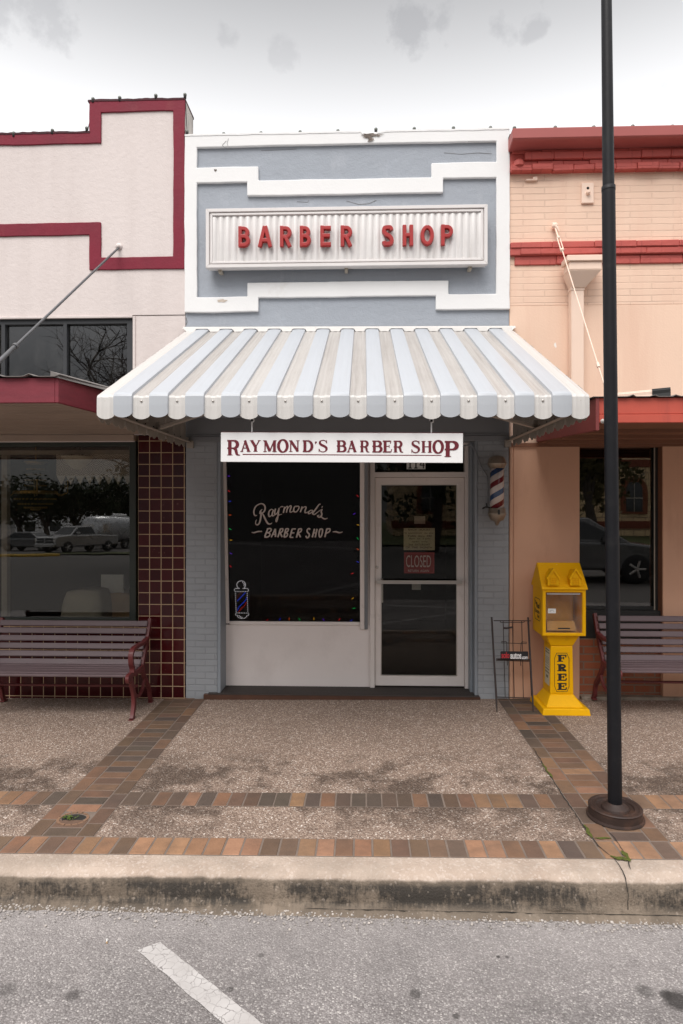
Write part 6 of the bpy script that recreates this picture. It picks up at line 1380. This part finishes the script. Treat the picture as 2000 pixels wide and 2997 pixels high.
for i, (px, Zd, h, r) in enumerate(((40, 62, 6.8, 3.2), (120, 58, 6.6, 3.0), (205, 60, 7.2, 3.4), (290, 64, 7.6, 3.4), (370, 66, 7.6, 3.4))):
    leafy('live_oak', ['dark live oak reflected at the far left of the big window', 'dark live oak reflected behind the chandelier', 'dark live oak reflected above the silver pickup', 'dark live oak reflected above the round trailer', 'dark live oak reflected beside the right window frame'][i], ((px - 1064) / F * Zd, -(Zd - 6.5), -.4), h, r, i + 3, M['oak'], M['bark'], group='live oaks across the street')
leafy('live_oak', 'olive leafed tree reflected in the window behind the yellow box', ((1722 - 1064) / F * 33, -26, -.2), 8.0, 1.5, 21, paint('olive_leaf', (.10, .085, .030), .7, .4, .8, .1, 20, .002), M['bark'], 2400, group='live oaks across the street')
leafy('live_oak', 'dark tree reflected in the top of the glass door', ((1260 - 1064) / F * 30, -22.5, -.2), 8.5, 2.4, 22, M['oak'], M['bark'], 1800, group='live oaks across the street')
# bare tree
rn = random.Random(5); bt_ = thing('bare_tree', 'leafless tree with twisting branches reflected in the upper left window', 'tree', (-8.7, -24, -.2))
mb = MB()
def branch(p, d, l, r, dep):
    pts = [p]; q = p; dd = d.normalized(); n = 5
    for i in range(n):
        dd = (dd + Vector((rn.gauss(0, .22), rn.gauss(0, .22), rn.gauss(0, .16)))).normalized(); q = q + dd * l / n; pts.append(q)
    mb.tube(pts, [r * (1 - .55 * i / n) for i in range(n + 1)], 5 if dep > 2 else 3, cap=False)
    if dep == 0: return
    for k in range(4 if dep > 1 else 3):
        i = rn.randint(2, n); a = rn.uniform(0, 6.28); nd = (dd + Vector((math.cos(a), math.sin(a), rn.uniform(-.4, .55))) * .85).normalized(); branch(pts[i], nd, l * rn.uniform(.5, .8), r * .50, dep - 1)
branch(Vector((0, 0, 0)), Vector((.02, 0, 1)), 5.0, .32, 1)
for a in (150, 175, 200, 10, 90, 230): branch(Vector((0, 0, 3.6 + rn.uniform(0, 1.8))), Vector((math.cos(R(a)), math.sin(R(a)) * .5, .75)), 4.6, .16, 4)
mb.build('branches', M['bark'], bt_, local=True)
# vehicles
M['silver'] = paint('silver_car_paint', (.36, .35, .35), .3, .03, 1, .02, 40, .001, metal=.5, coat=.7); M['dark_car'] = paint('charcoal_car_paint', (.115, .115, .118), .3, .03, 1, .02, 40, .001, metal=.5, coat=.8); M['car_glass'] = plain('car_glass', (.02, .022, .025), .08); M['tyre'] = plain('tyre_rubber', (.018, .018, .018), .8); M['chrome'] = plain('chrome', (.6, .6, .6), .15, 1); M['lens'] = plain('lamp_lens', (.65, .62, .58), .15)
def wheels(t, pos, r, w):
    for x, y in pos:
        mb = MB(); mb.lathe([(r * .62, -w / 2), (r * .94, -w / 2), (r, -w / 4), (r, w / 4), (r * .94, w / 2), (r * .62, w / 2)], (x, y, r), 24, 'y'); wl_ = mb.build('wheel', M['tyre'], t, local=True)
        mb = MB(); mb.lathe([(r * .62, -w * .4), (r * .55, -w * .3), (.05, -w * .36)], (x, y, r), 24, 'y', cap=False); mb.lathe([(r * .62, w * .4), (r * .55, w * .3), (.05, w * .36)], (x, y, r), 24, 'y', cap=False)
        for a in range(0, 360, 72):
            for s_ in (-1, 1): mb.tube([(x, y + s_ * w * .42, r), (x + r * .58 * math.cos(R(a)), y + s_ * w * .42, r + r * .58 * math.sin(R(a)))], r * .11, 5)
        mb.build('rim', M['alu'], wl_, local=True)
def vehicle(name, label, cat, loc, rz, low, cab, width, mat, wx, wr):
    t = thing(name, label, cat, loc, None, rz)
    m2 = lambda u, v, d: (u, d * (1 - .05 * max(0, v - .9)), v)
    mb = MB(); mb.ext(low, m2, -width / 2, width / 2); mb.build('body', mat, t, bevel=.06, seg=3, local=True)
    ct = [(u, v) for u, v in cab]; zt = max(v for u, v in cab); zb = min(v for u, v in cab)
    mc = lambda u, v, d: (u, d * (1 - .22 * (v - zb) / (zt - zb)), v)
    mb = MB(); mb.ext(ct, mc, -width / 2 + .04, width / 2 - .04); mb.build('cabin', mat, t, bevel=.05, seg=3, local=True)
    # glass: scaled cabin outline on both sides plus screens
    cu = sum(u for u, v in cab) / len(cab); cvv = (zt + zb) / 2; g_ = [(cu + (u - cu) * .86, cvv + (v - cvv) * .70) for u, v in cab]
    for s_ in (-1, 1):
        mb = MB(); mb.ext(g_, lambda u, v, d: (u, s_ * ((width / 2 - .04) * (1 - .22 * (v - zb) / (zt - zb)) + d), v), -.01, .006); mb.build('side_window', M['car_glass'], t, local=True)
    for (a, b_) in ((0, 1), (2, 3)):
        (u0, v0), (u1, v1) = cab[a], cab[b_]; out = 1 if u0 > cu else -1
        mb = MB(); f0, f1 = .12, .88; P0 = (u0 + (u1 - u0) * f0, v0 + (v1 - v0) * f0); P1 = (u0 + (u1 - u0) * f1, v0 + (v1 - v0) * f1); h0 = (width / 2 - .16) * (1 - .22 * (P0[1] - zb) / (zt - zb)); h1 = (width / 2 - .16) * (1 - .22 * (P1[1] - zb) / (zt - zb)); o_ = out * .012
        mb.add([(P0[0] + o_, -h0, P0[1]), (P0[0] + o_, h0, P0[1]), (P1[0] + o_, h1, P1[1]), (P1[0] + o_, -h1, P1[1])], [(0, 1, 2, 3)]); mb.build('screen', M['car_glass'], t, solid=.01, local=True)
    wheels(t, [(x, s_ * (width / 2 - .10)) for x in wx for s_ in (-1, 1)], wr, .25)
    return t
# front of every vehicle is +x before turning
pk = vehicle('pickup_truck', 'silver pickup truck reflected in the middle of the big left window', 'pickup truck', (-20.7, -38.6, -.19), R(113), [(-2.9, .55), (2.75, .45), (2.9, .6), (2.88, 1.05), (2.7, 1.18), (1.5, 1.24), (-.7, 1.26), (-.75, 1.28), (-2.9, 1.25)], [(1.55, 1.22), (.75, 1.90), (-.55, 1.92), (-.85, 1.24)], 2.0, M['silver'], (1.85, -1.85), .42)
mb = MB(); mb.box(2.885, 2.94, -.75, .75, .72, 1.06); mb.build('grille', M['black_frame'], pk, local=True); mb = MB()
for z in (.70, .88, 1.06): mb.box(2.93, 2.97, -.78, .78, z, z + .035)
mb.box(2.93, 2.97, -.05, .05, .72, 1.06); mb.box(2.88, 3.02, -.98, .98, .45, .66); mb.build('chrome_bumper', M['chrome'], pk, local=True, bevel=.02)
for s_ in (-1, 1): mb = MB(); mb.box(2.84, 2.93, s_ * .86 - .11, s_ * .86 + .11, .82, 1.04); mb.build('headlight', M['lens'], pk, local=True, bevel=.02); mb = MB(); mb.box(.95, 1.15, s_ * 1.14 - .12, s_ * 1.14 + .12, 1.28, 1.48); mb.build('mirror', M['silver'], pk, local=True, bevel=.03)
su = vehicle('suv', 'dark grey car reflected in the window behind the lamp post', 'car', (6.0, -12.0, -.19), R(4), [(-2.3, .35), (2.25, .32), (2.36, .5), (2.32, .78), (2.1, .92), (1.1, 1.02), (-2.2, 1.08), (-2.36, .8)], [(1.35, .98), (.35, 1.62), (-1.5, 1.66), (-2.15, 1.05)], 1.86, M['dark_car'], (1.42, -1.42), .37)
su.scale = (1.12, 1.12, 1.12)
for s_ in (-1, 1): mb = MB(); mb.hexa([(1.95, s_ * .6, .74), (2.33, s_ * .5, .66), (2.30, s_ * .86, .66), (1.95, s_ * .95, .74), (1.9, s_ * .6, .90), (2.2, s_ * .5, .84), (2.12, s_ * .86, .86), (1.9, s_ * .93, .90)]); mb.build('headlight', M['lens'], su, local=True); mb = MB(); mb.box(.62, .82, s_ * 1.0 - .11, s_ * 1.0 + .11, 1.02, 1.18); mb.build('mirror', M['dark_car'], su, local=True, bevel=.03)
mb = MB(); [mb.box(2.30, 2.37, -.45, .45, z, z + .03) for z in (.58, .66, .74)]; mb.build('grille', M['chrome'], su, local=True)
ec = vehicle('parked_car', 'dark car reflected at the left edge of the big left window', 'car', (-25.2, -40.5, -.19), R(5), [(-2.2, .35), (2.2, .32), (2.3, .6), (1.2, .95), (-2.2, .95), (-2.3, .6)], [(1.2, .92), (.4, 1.42), (-1.0, 1.44), (-1.8, .94)], 1.8, M['dark_car'], (1.35, -1.35), .33)
# round-ended silver trailer
tr = thing('camper_trailer', 'rounded silver camper trailer reflected behind the silver pickup', 'trailer', (-21.0, -47, -.19), None, R(112)); mb = MB(); n = 28; secs = [(-3.4, .55), (-3.3, .8), (-2.9, .96), (-2.0, 1), (2.0, 1), (2.9, .96), (3.3, .8), (3.4, .55)]; vs_ = []
for x, k in secs:
    for i in range(n):
        a = 2 * math.pi * i / n; u, v = math.cos(a), math.sin(a); vs_.append((x, 1.2 * k * abs(u) ** .55 * (1 if u > 0 else -1), 1.6 + 1.1 * k * abs(v) ** .6 * (1 if v > 0 else -1)))
mb.add(vs_, [(j * n + i, j * n + (i + 1) % n, (j + 1) * n + (i + 1) % n, (j + 1) * n + i) for j in range(len(secs) - 1) for i in range(n)] + [tuple(range(n)), tuple(range((len(secs) - 1) * n, len(secs) * n))], True)
mb.build('shell', paint('polished_trailer_skin', (.55, .55, .56), .28, .04, 1, .03, 30, .001, metal=.8), tr, local=True)
mb = MB(); mb.box(3.3, 3.42, -.62, .62, 1.5, 2.05); mb.build('front_window', M['lens'], tr, local=True, bevel=.05); wheels(tr, [(x, y) for x in (-.5, .5) for y in (-1.05, 1.05)], .36, .22); mb = MB(); mb.box(-.5, .5, -.4, .4, 2.68, 2.95); mb.build('roof_unit', M['sign_white'], tr, local=True, bevel=.08)
# grass island with yellow kerb
mb = MB(); mb.add([(-26, -31.5, -.09), (-9, -36, -.09), (-8, -44, -.09), (-18, -36, -.09)], [(0, 1, 2, 3)]); tag(mb.build('grass_island', M['lawn']), kind='structure')
mb = MB(); mb.tube([(-27, -30.6, -.12), (-24, -30.9, -.12), (-19, -32.2, -.12)], .10, 6); tag(mb.build('yellow_kerb', plain('yellow_kerb_paint', (.50, .30, .03), .7)), kind='structure')
mb = MB(); mb.add([(1, -26, -.10), (60, -26, -.10), (60, -70, -.10), (1, -70, -.10)], [(0, 1, 2, 3)]); tag(mb.build('lawn', M['lawn']), kind='structure')
mb = MB(); mb.add([(-14, -9.4, -.186), (3.5, -6.2, -.186), (3.5, -6.05, -.186), (-14, -9.25, -.186)], [(0, 1, 2, 3)]); tag(mb.build('parking_stripe', M['road_paint']), kind='structure')
# yield sign
ys = thing('yield_sign', 'small red and white triangular road sign reflected above the silver pickup', 'road sign', (-21.8, -45, -.19)); mb = MB(); mb.tube([(0, 0, 0), (0, 0, 2.6)], .03, 8); mb.build('post', M['alu'], ys, local=True); mb = MB(); mb.ext([(0, 1.75), (-.5, 2.6), (.5, 2.6)], XZ, .04, .06); mb.build('red_triangle', M['sign_red'], ys, local=True); mb = MB(); mb.ext([(0, 2.0), (-.28, 2.48), (.28, 2.48)], XZ, .062, .07); mb.build('white_triangle', M['sign_white'], ys, local=True)
# stone courthouse with arched windows
ct = thing('courthouse', 'tan limestone building with red stone bands and arched windows reflected in door and right window', 'building', (16, -36, -.1)); st = redbrick('rough_limestone', (.78, .58, .34), (.66, .47, .27), (.36, .26, .17)); st.node_tree.nodes['Brick Texture'].inputs['Brick Width'].default_value = .8; st.node_tree.nodes['Brick Texture'].inputs['Row Height'].default_value = .42; st.node_tree.nodes['Brick Texture'].inputs['Mortar Size'].default_value = .03
mb = MB(); mb.box(-14, 18, -12, 0, 0, 9); mb.build('stone_wall', st, ct, local=True); mb = MB()
for z in (.5, 4.6, 8.6): mb.box(-14.1, 18.1, -.1, .12, z, z + .5)
mb.build('red_band', plain('red_sandstone', (.20, .055, .03), .9), ct, local=True)
for x in (-11.5, -7.5, -3.5, 2.0, 6.5, 10.5, 14.5):
    mb = MB(); oc_ = [(x - .85, 1.5), (x - .85, 3.1)] + arc(x, 3.1, .85, .85, 180, 0, 10)[1:] + [(x + .85, 1.5)]; mb.ext(oc_, XZ, -.05, .14); wn = mb.build('window', plain('red_sandstone_arch', (.22, .07, .035), .9), ct, local=True)
    mb = MB(); oc2 = [(x - .55, 1.65), (x - .55, 3.1)] + arc(x, 3.1, .55, .55, 180, 0, 10)[1:] + [(x + .55, 1.65)]; mb.ext(oc2, XZ, .141, .16); mb.build('pane', M['car_glass'], wn, local=True); mb = MB(); mb.box(x - .02, x + .02, .161, .18, 1.65, 3.6); mb.box(x - .55, x + .55, .1605, .178, 2.5, 2.56); mb.build('glazing_bar', M['cream_metal'], wn, local=True)
# low white buildings far left
for i, (x, y, w_, h) in enumerate(((-44, -95, 26, 4.2), (-16, -100, 20, 3.6))):
    fb = thing('far_shop', ['long white shop front reflected under the oaks at the left', 'low pale shop reflected beyond the trailer'][i], 'building', (x, y, -.2)); mb = MB(); mb.box(-w_ / 2, w_ / 2, -8, 0, 0, h); mb.build('wall', M['sign_white'], fb, local=True); mb = MB()
    for k in range(6): q = -w_ / 2 + 1.5 + k * (w_ - 3) / 5.5; mb.box(q, q + 1.8, .0, .03, .9, 2.4)
    mb.build('shop_windows', M['car_glass'], fb, local=True); mb = MB(); mb.box(-w_ / 2 - .2, w_ / 2 + .2, -.1, .25, h, h + .3); mb.build('roof_edge', M['fascia_red'], fb, local=True)
